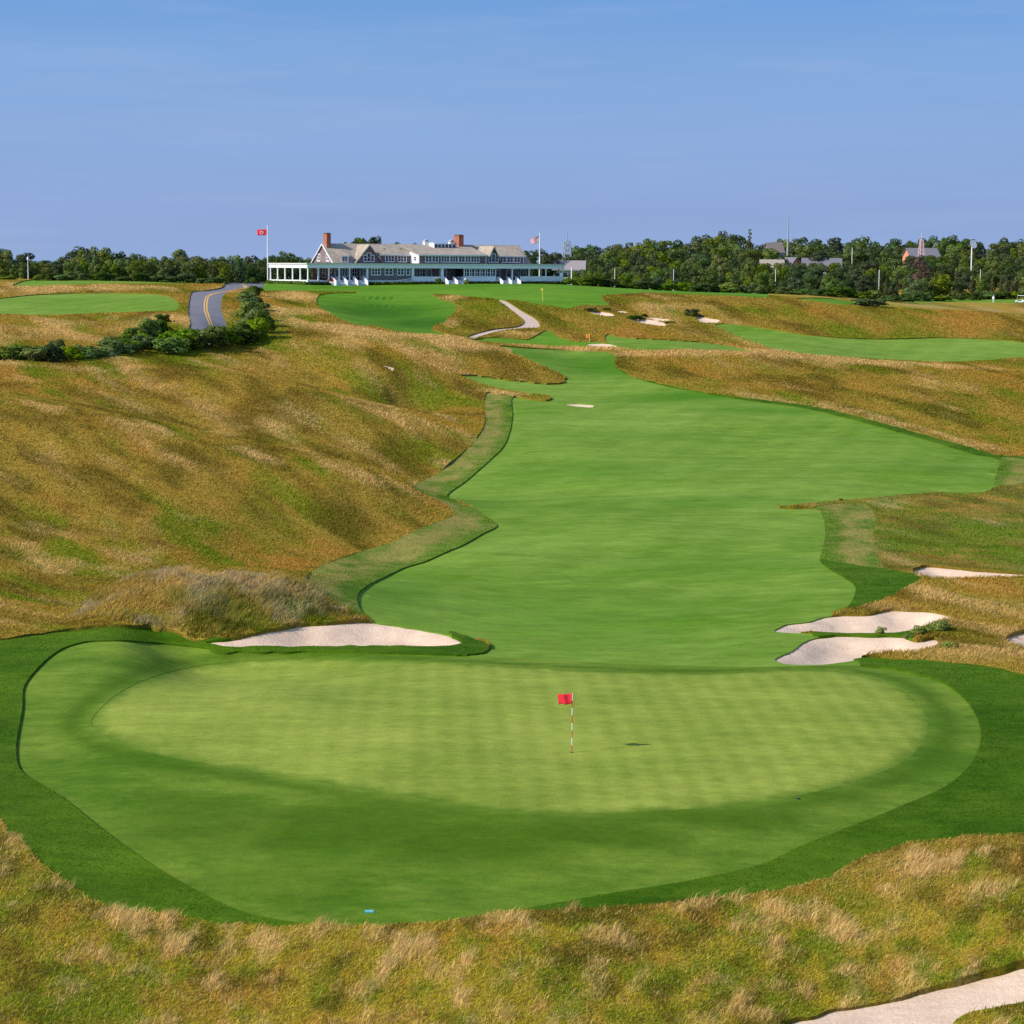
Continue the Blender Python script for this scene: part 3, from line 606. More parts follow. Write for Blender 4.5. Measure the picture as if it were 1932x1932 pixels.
BK_LAB = ['long sand bunker under the shaggy grass mound, half in shadow', 'upper of the two pale bunkers right of the green', 'lower of the two pale bunkers right of the green', 'narrow sand bunker at the right edge above the twin bunkers',
          'small sandy scrape cut by the right edge of the frame', 'far small bunker below the dark bush, first of the row under the lawn', 'tiny sliver of sand right of the first far bunker', 'longest far bunker in the row on the fescue ridge', 'thin sand strip just above the longest far bunker',
          'rightmost far bunker beside its round dark bush', 'flat pale bunker by the orange pin', 'thin bare sand strip at the top of the main fairway', 'small bare sand scar on the brown left dune']
for k, i in enumerate([i for i, (n, _) in enumerate(ZW) if n == 'bunker']):
    zone_object('sand_bunker', MG['bunker'], GZ == i, LIFT['bunker'], BK_LAB[k], 'bunker', zoneid=i)
zone_object('sand_path', MG['track'], ZNAME == 'track', LIFT['track'], 'pale sandy track crossing the bottom right corner', 'path')
zone_object('cart_path', MG['sandtrack'], ZNAME == 'sandtrack', LIFT['sandtrack'], 'pinkish sand cart track bending down the knoll below the lawn', 'path')
zone_object('road', MG['road'], ZNAME == 'road', LIFT['road'], 'grey asphalt road curving up towards the clubhouse', 'road')

# far country: land out to the horizon and a strip of sea
def far_sheet(name, mat, x0, x1, y0, y1, z0, z1, label, cat):
    me = bpy.data.meshes.new(name)
    n = 12; vs = []; fs = []
    for j in range(n + 1):
        for i in range(n + 1):
            y = y0 + (y1 - y0) * (j / n) ** 2; x = (x0 + (x1 - x0) * i / n)
            vs.append((x, y, z0 + (z1 - z0) * j / n))
    for j in range(n):
        for i in range(n): fs.append((j * (n + 1) + i, j * (n + 1) + i + 1, (j + 1) * (n + 1) + i + 1, (j + 1) * (n + 1) + i))
    me.from_pydata(vs, [], fs); me.update()
    return tag(link_mesh(name, me, mat), label, cat, None, 'structure')
far_sheet('far_land', flat('far_fields', (.05, .075, .03), .95, .4, .004), -9000, 9000, 1180, 16000, -2.0, -2.0, 'dull green distant land reaching the horizon', 'land')
t = NT('sea_water', .25, .5); t.col((.05, .12, .22)); t.bump(t.noise(t.coord(), .05, 4), .3, .5)
far_sheet('sea', t.m, -9000, -150, 1400, 26000, -1.5, -1.5, 'thin strip of blue sea on the horizon at far left', 'sea')

# double yellow centre line, 4 mm above the asphalt
def road_line(pts, off, wid):
    q = np.array(pts, float); w = hit(q[:, 0], q[:, 1])
    P = []; 
    for i in range(len(w) - 1):
        for j in range(6): P.append(w[i] + (w[i + 1] - w[i]) * j / 6)
    P = np.array(P); d = np.gradient(P[:, :2], axis=0); d /= np.linalg.norm(d, axis=1)[:, None]; nrm = np.stack([-d[:, 1], d[:, 0]], -1)
    vs = []; fs = []
    for p, k in zip(P, nrm):
        for s in (-wid / 2, wid / 2):
            x, y = p[0] + k[0] * (off + s), p[1] + k[1] * (off + s); vs.append((x, y, h1(x, y) + LIFT['road'] + .015))
    for i in range(len(P) - 1): fs.append((2 * i, 2 * i + 1, 2 * i + 3, 2 * i + 2))
    me = bpy.data.meshes.new('road_marking'); me.from_pydata(vs, [], fs); me.update(); return me
YL = [(404, 640), (399, 617), (392, 598), (388, 585), (388, 572), (391, 560), (399, 555.5), (411, 552.3), (430, 550), (448, 547), (460, 544.5), (464, 541.5), (461, 538.5), (453, 536)]
ym = flat('yellow_road_paint', (.72, .42, .08), .7, .1)
for k, off in enumerate((-.19, .19)):
    tag(link_mesh('road_marking', road_line(YL, off, .22), ym), 'double yellow centre line painted along the curving asphalt road', 'road marking', 'yellow centre lines', 'structure')
# ------------------------------------------------------------------ grass blades (uncountable: one object per kind of grass)
def blade_mat(name, trans=.45):
    m = bpy.data.materials.new(name); m.use_nodes = True; t = m.node_tree; t.nodes.clear()
    o = t.nodes.new('ShaderNodeOutputMaterial'); a = t.nodes.new('ShaderNodeAttribute'); a.attribute_name = 'Tint'
    d = t.nodes.new('ShaderNodeBsdfDiffuse'); tr = t.nodes.new('ShaderNodeBsdfTranslucent'); mx = t.nodes.new('ShaderNodeMixShader'); mx.inputs[0].default_value = trans
    t.links.new(a.outputs['Color'], d.inputs[0]); t.links.new(a.outputs['Color'], tr.inputs[0])
    t.links.new(d.outputs[0], mx.inputs[1]); t.links.new(tr.outputs[0], mx.inputs[2]); t.links.new(mx.outputs[0], o.inputs[0])
    return m
BLADE = blade_mat('grass_blades')

def scatter(mask, rho, ymax=420, amax=.30):
    """random points on ground triangles, rho(distance) per square metre"""
    T = GT[mask & (GC[:, 1] < ymax) & (np.abs(GC[:, 0] / GC[:, 1]) < amax + .15 * sstep(140, 60, GC[:, 1])) & (GC[:, 1] > 30)]
    A, B, C = GV[T[:, 0]], GV[T[:, 1]], GV[T[:, 2]]
    ar = .5 * np.abs((B[:, 0] - A[:, 0]) * (C[:, 1] - A[:, 1]) - (B[:, 1] - A[:, 1]) * (C[:, 0] - A[:, 0]))
    n = RNG.poisson(ar * rho((A[:, 1] + B[:, 1] + C[:, 1]) / 3))
    k = np.repeat(np.arange(len(T)), n)
    u, v = RNG.random(len(k)), RNG.random(len(k)); f = u + v > 1; u[f] = 1 - u[f]; v[f] = 1 - v[f]
    P = A[k] + (B[k] - A[k]) * u[:, None] + (C[k] - A[k]) * v[:, None]
    return P[:, 0], P[:, 1]

def FH(x, y):
    return H(x, y) + LIFT['fescue'] - .03 + np.maximum(TB(x, y), -.12) * sstep(470, 380, y)
def blades(name, x, y, z, hgt, wid, lean, colr, label, cat):
    n = len(x); az = RNG.uniform(0, 2 * np.pi, n)
    # prevailing wind bends the tips a little to the right
    wdir = (fbm(x / 9, y / 14, 41, 3) - .5) * 1.2 - .25
    lx = np.cos(az) * lean * hgt + .50 * hgt * np.cos(wdir); ly = np.sin(az) * lean * hgt + .50 * hgt * np.sin(wdir)
    wa = RNG.uniform(-.7, .7, n); wx = np.cos(wa) * wid / 2; wy = np.sin(wa) * wid / 2
    b = np.stack([x, y, z], -1); o = np.stack([wx, wy, np.zeros(n)], -1)
    m = b + np.stack([lx * .32, ly * .32, hgt * .58], -1); t = b + np.stack([lx, ly, hgt * RNG.uniform(.85, 1, n)], -1)
    V = np.stack([b - o, b + o, m + o * .8, m - o * .8, t], 1).reshape(-1, 3)
    i = np.arange(n)[:, None] * 5
    q = np.concatenate([i + np.array([[0, 1, 2, 3]]), i + np.array([[3, 2, 4]])], 1).ravel()
    me = np_mesh(name, V, q, np.tile([4, 3], n), None, {'Tint': np.repeat(np.concatenate([np.clip(colr, 0, 1), np.ones((n, 1))], 1), 5, 0)})
    return tag(link_mesh(name, me, BLADE), label, cat, None, 'stuff')

def mixc(a, b, f): return a * (1 - f[:, None]) + np.array(b)[None] * f[:, None]
def blade_colour(x, y, tall=None):
    c = cover(x, y); n = len(x); r = RNG.random(n)
    near = sstep(64, 54, y)
    base = mixc(np.tile(np.array([[.39, .265, .034]]), (n, 1)), (.54, .385, .078), RNG.random(n))
    base = mixc(base, (.50, .43, .026), near * .85)
    col = mixc(base, (.21, .285, .012), np.clip(c[:, 0] * 1.1 * (RNG.random(n) * .7 + .5), 0, 1))
    col = mixc(col, (.62, .31, .06), np.clip(c[:, 2] * (RNG.random(n) * .8 + .3), 0, 1) * .8)
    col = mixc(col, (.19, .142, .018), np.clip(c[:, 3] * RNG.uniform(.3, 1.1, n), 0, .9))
    st = np.clip(c[:, 1] * (RNG.random(n) * .8 + .45) + (r > .93) * .5 * sstep(100, 70, y), 0, 1)
    if tall is not None: st = np.maximum(st, tall * .7)
    col = mixc(col, (.86, .59, .23), st)
    return col * RNG.uniform(.84, 1.12, (n, 1)) * (1 - .05 * sstep(75, 105, y))[:, None] * np.array([[1, .965, .9]]) ** sstep(75, 105, y)[:, None], c

isf = ZNAME == 'fescue'
x, y = scatter(isf, lambda d: 440 * (50 / d) ** 1.70)
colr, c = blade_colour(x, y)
px = y / 2106.0
hg = (.06 + .09 * RNG.random(len(x)) + .16 * c[:, 1] * RNG.random(len(x))) * (1 + np.clip(y - 90, 0, 200) / 420)
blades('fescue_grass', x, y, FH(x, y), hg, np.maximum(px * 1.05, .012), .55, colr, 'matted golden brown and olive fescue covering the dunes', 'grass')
# taller seeding straw in tufts
x, y = scatter(isf, lambda d: 330 * (50 / d) ** 1.75, 330)
w = cover(x, y)[:, 1] + (fbm(x / .45, y / .6, 91, 3) - .5) * 1.8
k = (w > .82 + .18 * sstep(66, 90, y)) | ((RNG.random(len(x)) < .05) & (y < 75)); x, y = x[k], y[k]
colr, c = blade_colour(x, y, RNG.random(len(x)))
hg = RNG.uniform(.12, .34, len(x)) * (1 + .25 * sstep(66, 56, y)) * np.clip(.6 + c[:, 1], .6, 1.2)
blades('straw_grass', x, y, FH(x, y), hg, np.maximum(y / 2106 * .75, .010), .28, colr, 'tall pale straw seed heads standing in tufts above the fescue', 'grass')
# shaggy growth on the mound behind the left bunker
mp = np.array([(130, 1180), (180, 1130), (260, 1098), (380, 1088), (500, 1096), (590, 1115), (640, 1150), (680, 1170), (560, 1182), (440, 1206), (385, 1214), (330, 1196), (240, 1186)], float)
mw = hit(mp[:, 0], mp[:, 1])[:, :2]
x, y = scatter(isf & pip(GC[:, 0], GC[:, 1], mw), lambda d: 190 + 0 * d)
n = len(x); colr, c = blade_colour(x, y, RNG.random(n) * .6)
gry = sstep(.45, .62, fbm(x / 2.2, y / 2.0, 95, 3)) * RNG.random(n)
colr = mixc(colr, (.55, .48, .35), gry * .7)
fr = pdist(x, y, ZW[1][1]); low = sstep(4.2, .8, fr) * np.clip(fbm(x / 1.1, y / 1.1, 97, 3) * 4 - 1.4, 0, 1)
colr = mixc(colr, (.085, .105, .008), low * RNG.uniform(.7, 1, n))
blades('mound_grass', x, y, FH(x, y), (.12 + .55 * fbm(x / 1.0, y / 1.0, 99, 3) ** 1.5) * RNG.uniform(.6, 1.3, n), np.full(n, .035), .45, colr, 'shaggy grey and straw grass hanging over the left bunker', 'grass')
# fringe round the right bunkers and along ragged edges
E_ = []
for i, (nm, wv) in enumerate(ZW):
    if nm == 'bunker' and wv[:, 1].mean() < 140:
        q = np.repeat(wv, 26, 0); dirv = q - wv.mean(0); dirv /= np.linalg.norm(dirv, axis=1)[:, None]
        E_.append(q + dirv * np.abs(RNG.normal(0, .35, (len(q), 1))) + RNG.normal(0, .12, q.shape))
E_ = np.concatenate(E_); inside_s = np.zeros(len(E_), bool); okf = np.zeros(len(E_), bool)
taken = np.zeros(len(E_), bool)
for nm, wv in ZW:
    m = pip(E_[:, 0], E_[:, 1], wv) & ~taken; taken |= m
uu = 966 + F * E_[:, 0] / E_[:, 1]
okf = ~taken & ((uu < 690) | (uu > 1560))
x, y = E_[okf].T; n = len(x)
colr, c = blade_colour(x, y)
blades('bunker_fringe', x, y, FH(x, y), RNG.uniform(.08, .30, n), np.full(n, .04), .5, colr, 'ragged grass fringe hanging over the bunker lips', 'grass')
# short deep rough around the green
x, y = scatter(ZNAME == 'strip', lambda d: 280 * (60 / d) ** 1.6, 330)
n = len(x)
colr = mixc(np.tile([[.06, .16, .005]], (n, 1)), (.15, .25, .02), RNG.random(n))
dry = strip_dry(x, y)
colr = mixc(colr, (.50, .37, .11), np.clip(dry * RNG.uniform(.2, 1.1, n), 0, 1))
blades('first_cut_blades', x, y, H(x, y) + LIFT['strip'] - .03, RNG.uniform(.03, .08, n), np.maximum(y / 2106 * .9, .02), .6, colr, 'straw streaked short grass along the strip left of the fairway', 'grass')
x, y = scatter(ZNAME == 'rough', lambda d: 190 * (60 / d) ** 1.8, 260)
n = len(x); f = fbm(x / 2.5, y / 3.5, 71, 4)
colr = mixc(np.tile([[.030, .105, .001]], (n, 1)), (.105, .225, .008), np.clip((f - .36) * 3.6 + RNG.normal(0, .28, n), 0, 1))
sp = sstep(.56, .7, fbm(x / .9, y / 1.6, 77, 3)) * RNG.random(n) * .6
colr = mixc(colr, (.34, .30, .06), sp)
blades('rough_blades', x, y, H(x, y) + LIFT['rough'] - .05, RNG.uniform(.05, .11, n), np.maximum(y / 2106 * .9, .02), .6, colr, 'short thick blades of deep green rough around the green', 'grass')
x, y = scatter(ZNAME == 'semirough', lambda d: 120 * (60 / d) ** 1.6, 300)
n = len(x); colr, c = blade_colour(x, y); gq = np.clip((fbm(x / 1.7, y / 1.9, 88, 4) - .44) * 7 + (c[:, 0] - .4) * .9 - c[:, 1] * .5, 0, 1); colr = mixc(colr, (.085, .22, .006), gq * RNG.uniform(.6, 1, n))
blades('patchy_blades', x, y, H(x, y) + LIFT['semirough'] - .04, RNG.uniform(.05, .16, n), np.maximum(y / 2106 * .9, .02), .6, colr, 'patchy green and dry grass right of the fairway', 'grass')

# ------------------------------------------------------------------ leafy crowns
def leaf_mat(name, dark, light, trans=.35):
    m = bpy.data.materials.new(name); m.use_nodes = True; t = m.node_tree; t.nodes.clear()
    o = t.nodes.new('ShaderNodeOutputMaterial'); a = t.nodes.new('ShaderNodeAttribute'); a.attribute_name = 'Tone'
    oi = t.nodes.new('ShaderNodeObjectInfo')
    sep = t.nodes.new('ShaderNodeSeparateColor'); t.links.new(a.outputs['Color'], sep.inputs[0])
    mx = t.nodes.new('ShaderNodeMix'); mx.data_type = 'RGBA'; mx.inputs[6].default_value = (*dark, 1); mx.inputs[7].default_value = (*light, 1)
    t.links.new(sep.outputs[0], mx.inputs[0])
    hs = t.nodes.new('ShaderNodeHueSaturation'); t.links.new(mx.outputs[2], hs.inputs['Color'])
    for k, (lo, hi, mul) in {'Hue': (.462, .508, 1), 'Value': (.68, 1.18, 7.3), 'Saturation': (.75, 1.1, 3.7)}.items():
        r = t.nodes.new('ShaderNodeMath'); r.operation = 'MULTIPLY'; t.links.new(oi.outputs['Random'], r.inputs[0]); r.inputs[1].default_value = mul
        fr = t.nodes.new('ShaderNodeMath'); fr.operation = 'FRACT'; t.links.new(r.outputs[0], fr.inputs[0])
        mr = t.nodes.new('ShaderNodeMapRange'); mr.inputs[3].default_value = lo; mr.inputs[4].default_value = hi; t.links.new(fr.outputs[0], mr.inputs[0]); t.links.new(mr.outputs[0], hs.inputs[k])
    d = t.nodes.new('ShaderNodeBsdfDiffuse'); tr = t.nodes.new('ShaderNodeBsdfTranslucent'); ms = t.nodes.new('ShaderNodeMixShader'); ms.inputs[0].default_value = trans
    t.links.new(hs.outputs[0], d.inputs[0]); t.links.new(hs.outputs[0], tr.inputs[0]); t.links.new(d.outputs[0], ms.inputs[1]); t.links.new(tr.outputs[0], ms.inputs[2]); t.links.new(ms.outputs[0], o.inputs[0])
    return m
LEAF = leaf_mat('broad_leaves', (.055, .110, .014), (.175, .245, .040))
LEAF2 = leaf_mat('dark_leaves', (.034, .074, .026), (.105, .160, .048))
LEAF3 = leaf_mat('olive_needles', (.048, .072, .020), (.140, .160, .045))
LEAFB = leaf_mat('dead_leaves', (.10, .055, .035), (.20, .12, .075))
SHRUB = leaf_mat('shrub_leaves', (.055, .135, .012), (.200, .310, .036))
SAGE = leaf_mat('sage_leaves', (.15, .21, .045), (.36, .43, .11))
SHRUBD = leaf_mat('dark_shrub_leaves', (.032, .085, .014), (.110, .185, .028))
BARK = flat('bark', (.09, .07, .055), .95, .3, 4)

def clumps(blobs, dens, size, rg, flatb=0.0):
    """leaf clumps over a set of ellipsoids (x, y, z, rx, ry, rz): an open, uneven crown"""
    V = []; tone = []; NRM = []
    for bi, (bx, by, bz, rx, ry, rz) in enumerate(blobs):
        n = int(dens * (rx * ry + rx * rz + ry * rz) * 1.4)
        d = rg.normal(size=(n, 3)); d /= np.linalg.norm(d, axis=1)[:, None]
        if flatb: d = d[d[:, 2] > -flatb]
        rad = 1 - np.abs(rg.normal(0, .16, len(d))) + (rg.random(len(d)) < .10) * rg.uniform(0, .22, len(d))
        p = np.array([bx, by, bz]) + d * rad[:, None] * np.array([rx, ry, rz])
        keep = np.ones(len(p), bool)
        for bj, (cx_, cy_, cz_, sx, sy, sz) in enumerate(blobs):
            if bj != bi: keep &= (((p - [cx_, cy_, cz_]) / [sx, sy, sz]) ** 2).sum(1) > .45
        p, d = p[keep], d[keep]; n = len(p)
        nrm = d + rg.normal(0, .45, (n, 3)); nrm *= np.sign((nrm * d).sum(1))[:, None]; nrm /= np.linalg.norm(nrm, axis=1)[:, None]
        a = np.cross(nrm, rg.normal(size=(n, 3))); a /= np.linalg.norm(a, axis=1)[:, None] + 1e-9; b = np.cross(nrm, a)
        s = size * rg.uniform(.55, 1.25, n)[:, None]
        V.append(np.stack([p - a * s * .5 - b * s * .3, p + a * s * .5 - b * s * .35, p + a * s * .35 + b * s * .4, p - a * s * .4 + b * s * .35], 1))
        NRM.append(np.repeat(d * .75 + nrm * .35 + [0, 0, .12], 4, 0)); tone.append(np.clip(rg.random() * .5 + rg.normal(.28, .15, n), 0, 1))
    V = np.concatenate(V); tone = np.concatenate(tone)
    NRM = np.concatenate(NRM); return V.reshape(-1, 3), np.repeat(tone, 4), NRM / np.linalg.norm(NRM, axis=1)[:, None]

def crown_mesh(name, blobs, dens, size, seed, flatb=0.0):
    rg = np.random.default_rng(seed)
    V, tone, N = clumps(blobs, dens, size, rg, flatb); n = len(V) // 4
    me = np_mesh(name, V, np.arange(len(V)), np.full(n, 4), np.ones(n, bool), {'Tone': np.stack([tone] * 3 + [np.ones_like(tone)], -1)})
    me.normals_split_custom_set_from_vertices(N.tolist()); return me

def broad_blobs(seed, nb=14, low=-.02):
    """unit-height broadleaf crown"""
    rg = np.random.default_rng(seed); out = []
    W = rg.uniform(.34, .48)
    for k in range(nb):
        z = rg.uniform(low + .12, .9) ** 1.0; f = 1 - abs((z - .55) / .5) ** 2.2 * .75
        a = rg.uniform(0, 6.28); r = W * f * math.sqrt(rg.uniform(.12, 1)) * .72
        s = rg.uniform(.11, .20) * (1.1 - .35 * z)
        out.append((r * math.cos(a), r * math.sin(a), min(z, 1 - s * .8), s * 1.15, s * 1.15, s * .85))
    out.append((0, 0, .55, W * .5, W * .5, .3))
    return out
def cone_blobs(seed):
    rg = np.random.default_rng(seed); out = []; W = rg.uniform(.17, .24)
    for k in range(15):
        z = .06 + .86 * k / 14; r = W * (1 - z) ** .75
        a = rg.uniform(0, 6.28); s = max(.05, r * rg.uniform(.55, .8))
        out.append((r * .5 * math.cos(a), r * .5 * math.sin(a), z, s, s, max(.06, s * .8)))
    out.append((0, 0, .4, W * .45, W * .45, .36))
    return out
def trunk_mesh(seed, th):
    rg = np.random.default_rng(seed); b = MB()
    b.tube([(0, 0, -.08), (rg.uniform(-.01, .01), 0, .25), (rg.uniform(-.03, .03), rg.uniform(-.03, .03), .6)], [.030 * th, .022 * th, .010 * th], 7)
    for k in range(5):
        a = rg.uniform(0, 6.28); z = rg.uniform(.18, .42)
        b.tube([(0, 0, z), (.12 * math.cos(a), .12 * math.sin(a), z + .12), (.24 * math.cos(a), .24 * math.sin(a), z + .3)], [.013 * th, .009 * th, .004], 5)
    me = bpy.data.meshes.new('trunk'); me.from_pydata(b.v, [], b.f); me.update(); me.materials.append(BARK); return me
HT = 8.0   # meshes are modelled for trees about 8 m tall, in unit height
CROWNS = {'broad': [], 'dark': [], 'cedar': []}
for k in range(7):
    m = crown_mesh('crown', broad_blobs(100 + k, 19 + k % 5), 1150, .058, 200 + k); m.materials.append(LEAF); CROWNS['broad'].append((m, trunk_mesh(k, 1.0)))
for k in range(5):
    m = crown_mesh('crown', broad_blobs(140 + k, 20), 1150, .058, 240 + k); m.materials.append(LEAF2); CROWNS['dark'].append((m, trunk_mesh(20 + k, 1.0)))
for k in range(4):
    m = crown_mesh('crown', cone_blobs(170 + k), 1300, .050, 270 + k); m.materials.append(LEAF3); CROWNS['cedar'].append((m, trunk_mesh(40 + k, .8)))
mB = crown_mesh('crown', broad_blobs(190, 12), 800, .055, 290); mB.materials.append(LEAFB); CROWNS['dead'] = [(mB, trunk_mesh(60, 1.2))]

def plant_tree(kind, x, y, h, wf, label, group, name='tree', sink=0.0, cat='tree'):
    me, tr = CROWNS[kind][RNG.integers(len(CROWNS[kind]))]
    root = empty(name, (x, y, h1(x, y) - sink), RNG.uniform(0, 6.28), label, cat, group)
    for nm, d in (('trunk', tr), ('crown', me)):
        o = bpy.data.objects.new(nm, d); COL.objects.link(o); o.parent = root
        o.scale = (h * wf, h * wf, h)
    return root

def lerp(pts, u):
    a = np.array(pts, float); return float(np.interp(u, a[:, 0], a[:, 1]))
def zpix(u, v, Y): return at_depth(u, v, Y)[2]
# ground windows in which far buildings, masts and carts must stay visible: (u0, u1, v0, v1, distance)
KEEP = [(1496, 1584, 483, 493, 640), (1720, 1768, 468, 479, 700), (1456, 1472, 456, 463, 660), (1446, 1470, 490, 494, 600), (1084, 1106, 488, 500, 520), (1600, 1614, 466, 490, 640), (1064, 1076, 452, 476, 560),
        (1486, 1489, 405, 480, 700), (1736, 1742, 438, 466, 720), (1828, 1840, 456, 474, 650),
        (1075, 1082, 503, 538, 463), (1157, 1163, 508, 523, 486), (1268, 1274, 507, 523, 494), (1460, 1467, 507, 522, 498), (1655, 1663, 508, 530, 528), (48, 57, 486, 524, 428), (995, 1022, 440, 500, 455), (1846, 1854, 507, 521, 552)]
def belt(rows, u0, u1, Yf, topf, skyf, kinds, name, label_of, group, maxh=13.0, wpx=.62):
    n = 0
    for k in range(rows):
        f = k / max(rows - 1, 1); u = u0 + RNG.uniform(0, 20)
        while u < u1:
            Y = Yf(u, k) * (1 + RNG.uniform(-.012, .012))
            vt = topf(u) * (1 - f) + skyf(u) * f
            last = k == rows - 1
            vt += RNG.normal(0, 2.0 if last else 3.2)
            x = at_depth(u, vt, Y)[0]; g = h1(x, Y)
            h = float(np.clip(zpix(u, vt, Y) - g, 3.2, maxh))
            kd = kinds(u, k); wf = RNG.uniform(.8, 1.15) * (1.0 if kd != 'cedar' else .95)
            wid = h * wf * (.8 if kd != 'cedar' else .42) * F / Y
            ok = True
            for (a, b, c, d, yy) in KEEP:
                if Y < yy and u + wid * .5 > a and u - wid * .5 < b:
                    hm = zpix(u, d + 1, Y) - g
                    if hm < 2.6: ok = False
                    else: h = min(h, hm)
            if ok:
                plant_tree(kd, x, Y, h, wf, label_of(kd), group, name(kd), .15); n += 1
            u += wid * RNG.uniform(.62, .95)
    return n
NM = lambda k: {'broad': 'leafy_tree', 'dark': 'dark_tree', 'cedar': 'cedar_tree', 'dead': 'bare_tree'}[k]
skyL = [(-130, 478), (0, 470), (20, 466), (40, 470), (58, 492), (100, 492), (118, 486), (145, 463), (190, 465), (230, 474), (270, 480), (300, 477), (330, 471), (370, 472), (410, 481), (440, 476), (480, 480), (510, 478), (535, 467), (562, 471), (575, 484), (590, 496), (640, 500)]
LL = {'broad': 'round leafy green tree in the belt behind the left practice green', 'dark': 'dark green tree in the belt behind the left practice green', 'cedar': 'narrow olive tree in the belt behind the left practice green'}
belt(4, -110, 585, lambda u, k: 432 + 11 * k + max(0, u - 430) * .55, lambda u: 494, lambda u: lerp(skyL, u), lambda u, k: 'broad' if (k < 2 and 110 < u < 410 and RNG.random() < .85) else ('dark' if RNG.random() < .6 else 'broad'),
     NM, lambda k: LL[k], 'trees in the left belt', 10.5)
# behind the clubhouse
LB = {'broad': 'green tree rising behind the clubhouse roof', 'dark': 'dark tree rising behind the clubhouse roof'}
for u, v, Y, kd in ((668, 452, 540, 'dark'), (680, 446, 545, 'broad'), (694, 443, 550, 'dark'), (707, 444, 552, 'dark'), (655, 455, 540, 'broad'), (730, 456, 560, 'dark'), (756, 455, 560, 'broad'), (780, 458, 565, 'dark')):
    x = at_depth(u, v, Y)[0]; g = h1(x, Y); plant_tree(kd, x, Y, zpix(u, v, Y) - g, RNG.uniform(.5, .7), LB[kd], 'trees behind the clubhouse', NM(kd), .15)
for u, v, Y, kd in ((610, 488, 520, 'dark'), (640, 492, 522, 'broad'), (595, 494, 515, 'broad'), (870, 470, 560, 'dark'), (900, 470, 560, 'dark'), (930, 472, 560, 'broad')):
    x = at_depth(u, v, Y)[0]; g = h1(x, Y); plant_tree(kd, x, Y, max(3.5, zpix(u, v, Y) - g), .8, LB[kd], 'trees behind the clubhouse', NM(kd), .15)
skyR = [(985, 480), (1000, 470), (1010, 458), (1030, 454), (1060, 455), (1075, 452), (1085, 459), (1102, 460), (1125, 456), (1138, 453), (1174, 462), (1200, 456), (1217, 446), (1246, 453), (1282, 455), (1305, 447), (1330, 437), (1354, 432), (1390, 441), (1420, 446), (1445, 454), (1480, 450), (1494, 444), (1552, 444), (1600, 448), (1624, 447), (1655, 451), (1679, 447), (1720, 452), (1745, 446), (1768, 436), (1804, 446), (1852, 450), (1881, 457), (1912, 447), (1932, 448), (2060, 450)]
LR = {'broad': 'leafy green tree in the deep wood right of the clubhouse', 'dark': 'dark blue green tree in the deep wood right of the clubhouse', 'cedar': 'pointed olive cedar in the deep wood right of the clubhouse'}
def kindR(u, k):
    r = RNG.random()
    if k <= 1 and u > 1480: return 'cedar' if r < .45 else ('dark' if r < .8 else 'broad')
    if k <= 2 and u < 1450: return 'broad' if r < .72 else 'dark'
    return 'dark' if r < .5 else ('broad' if r < .95 else 'cedar')
belt(9, 1072, 2040, lambda u, k: lerp([(1060, 462), (1270, 470), (1500, 474), (1640, 496), (1700, 515), (1932, 536), (2100, 546)], u) + k * (29 + max(0, u - 1070) * .006), lambda u: 519 if u < 1700 else 521, lambda u: lerp(skyR, u), kindR, NM, lambda k: LR[k], 'trees in the right wood')
belt(2, 988, 1085, lambda u, k: 520 + 22 * k, lambda u: 476, lambda u: lerp(skyR, u), lambda u, k: 'dark' if RNG.random() < .6 else 'broad', NM, lambda k: {'broad': 'green tree standing beyond the right end of the clubhouse', 'dark': 'dark tree standing beyond the right end of the clubhouse'}[k], 'trees beyond the clubhouse end')
def single(kind, u, v, Y, wf, name, label):
    x = at_depth(u, v, Y)[0]; g = h1(x, Y); return plant_tree(kind, x, Y, zpix(u, v, Y) - g, wf, label, None, name, .15)
single('dead', 1740, 487, 532, .75, 'bare_tree', 'reddish brown bare tree in front of the dark cedars at the right')
single('cedar', 1415, 430, 690, .8, 'tall_conifer', 'tall thin conifer sticking up above the wood left of the thin mast')

# ------------------------------------------------------------------ shrubs
SHM = {}
for kd, mat, seeds in (('green', SHRUB, (1, 2, 3, 4)), ('dark', SHRUBD, (5, 6, 7)), ('sage', SAGE, (8, 9))):
    SHM[kd] = []
    for s in seeds:
        rg = np.random.default_rng(300 + s); bl = [(0, 0, .42, .30, .30, .36)]
        for k in range(11):
            a = rg.uniform(0, 6.28); r = rg.uniform(.08, .34); q = rg.uniform(.13, .22)
            bl.append((r * math.cos(a), r * math.sin(a), rg.uniform(.18, .80), q, q, q * rg.uniform(.8, 1.25)))
        m = crown_mesh('shrub', bl, 900, .085, 400 + s, .6); m.materials.append(mat)
        b = MB()
        for k in range(5):
            a = rg.uniform(0, 6.28); b.tube([(0, 0, -.15), (.1 * math.cos(a), .1 * math.sin(a), .2), (.24 * math.cos(a), .24 * math.sin(a), .55)], [.03, .02, .008], 5)
        sm_ = bpy.data.meshes.new('stem'); sm_.from_pydata(b.v, [], b.f); sm_.update(); sm_.materials.append(BARK)
        SHM[kd].append((m, sm_))
def shrub(u, v, wpx, hpx, kind, label, group=None, name='shrub'):
    p = hit1(u, v); s = p[1] / F
    m, st = SHM[kind][RNG.integers(len(SHM[kind]))]
    r = empty(name, (p[0], p[1], p[2] - .05), RNG.uniform(0, 6.28), label, 'shrub', group)
    w = wpx * s * 1.45; h = hpx * s * 1.12
    for nm, d in (('stem', st), ('foliage', m)):
        o = bpy.data.objects.new(nm, d); COL.objects.link(o); o.parent = r; o.scale = (w, w, h)
    return r
HG_ = 'shrubs along the road bend'
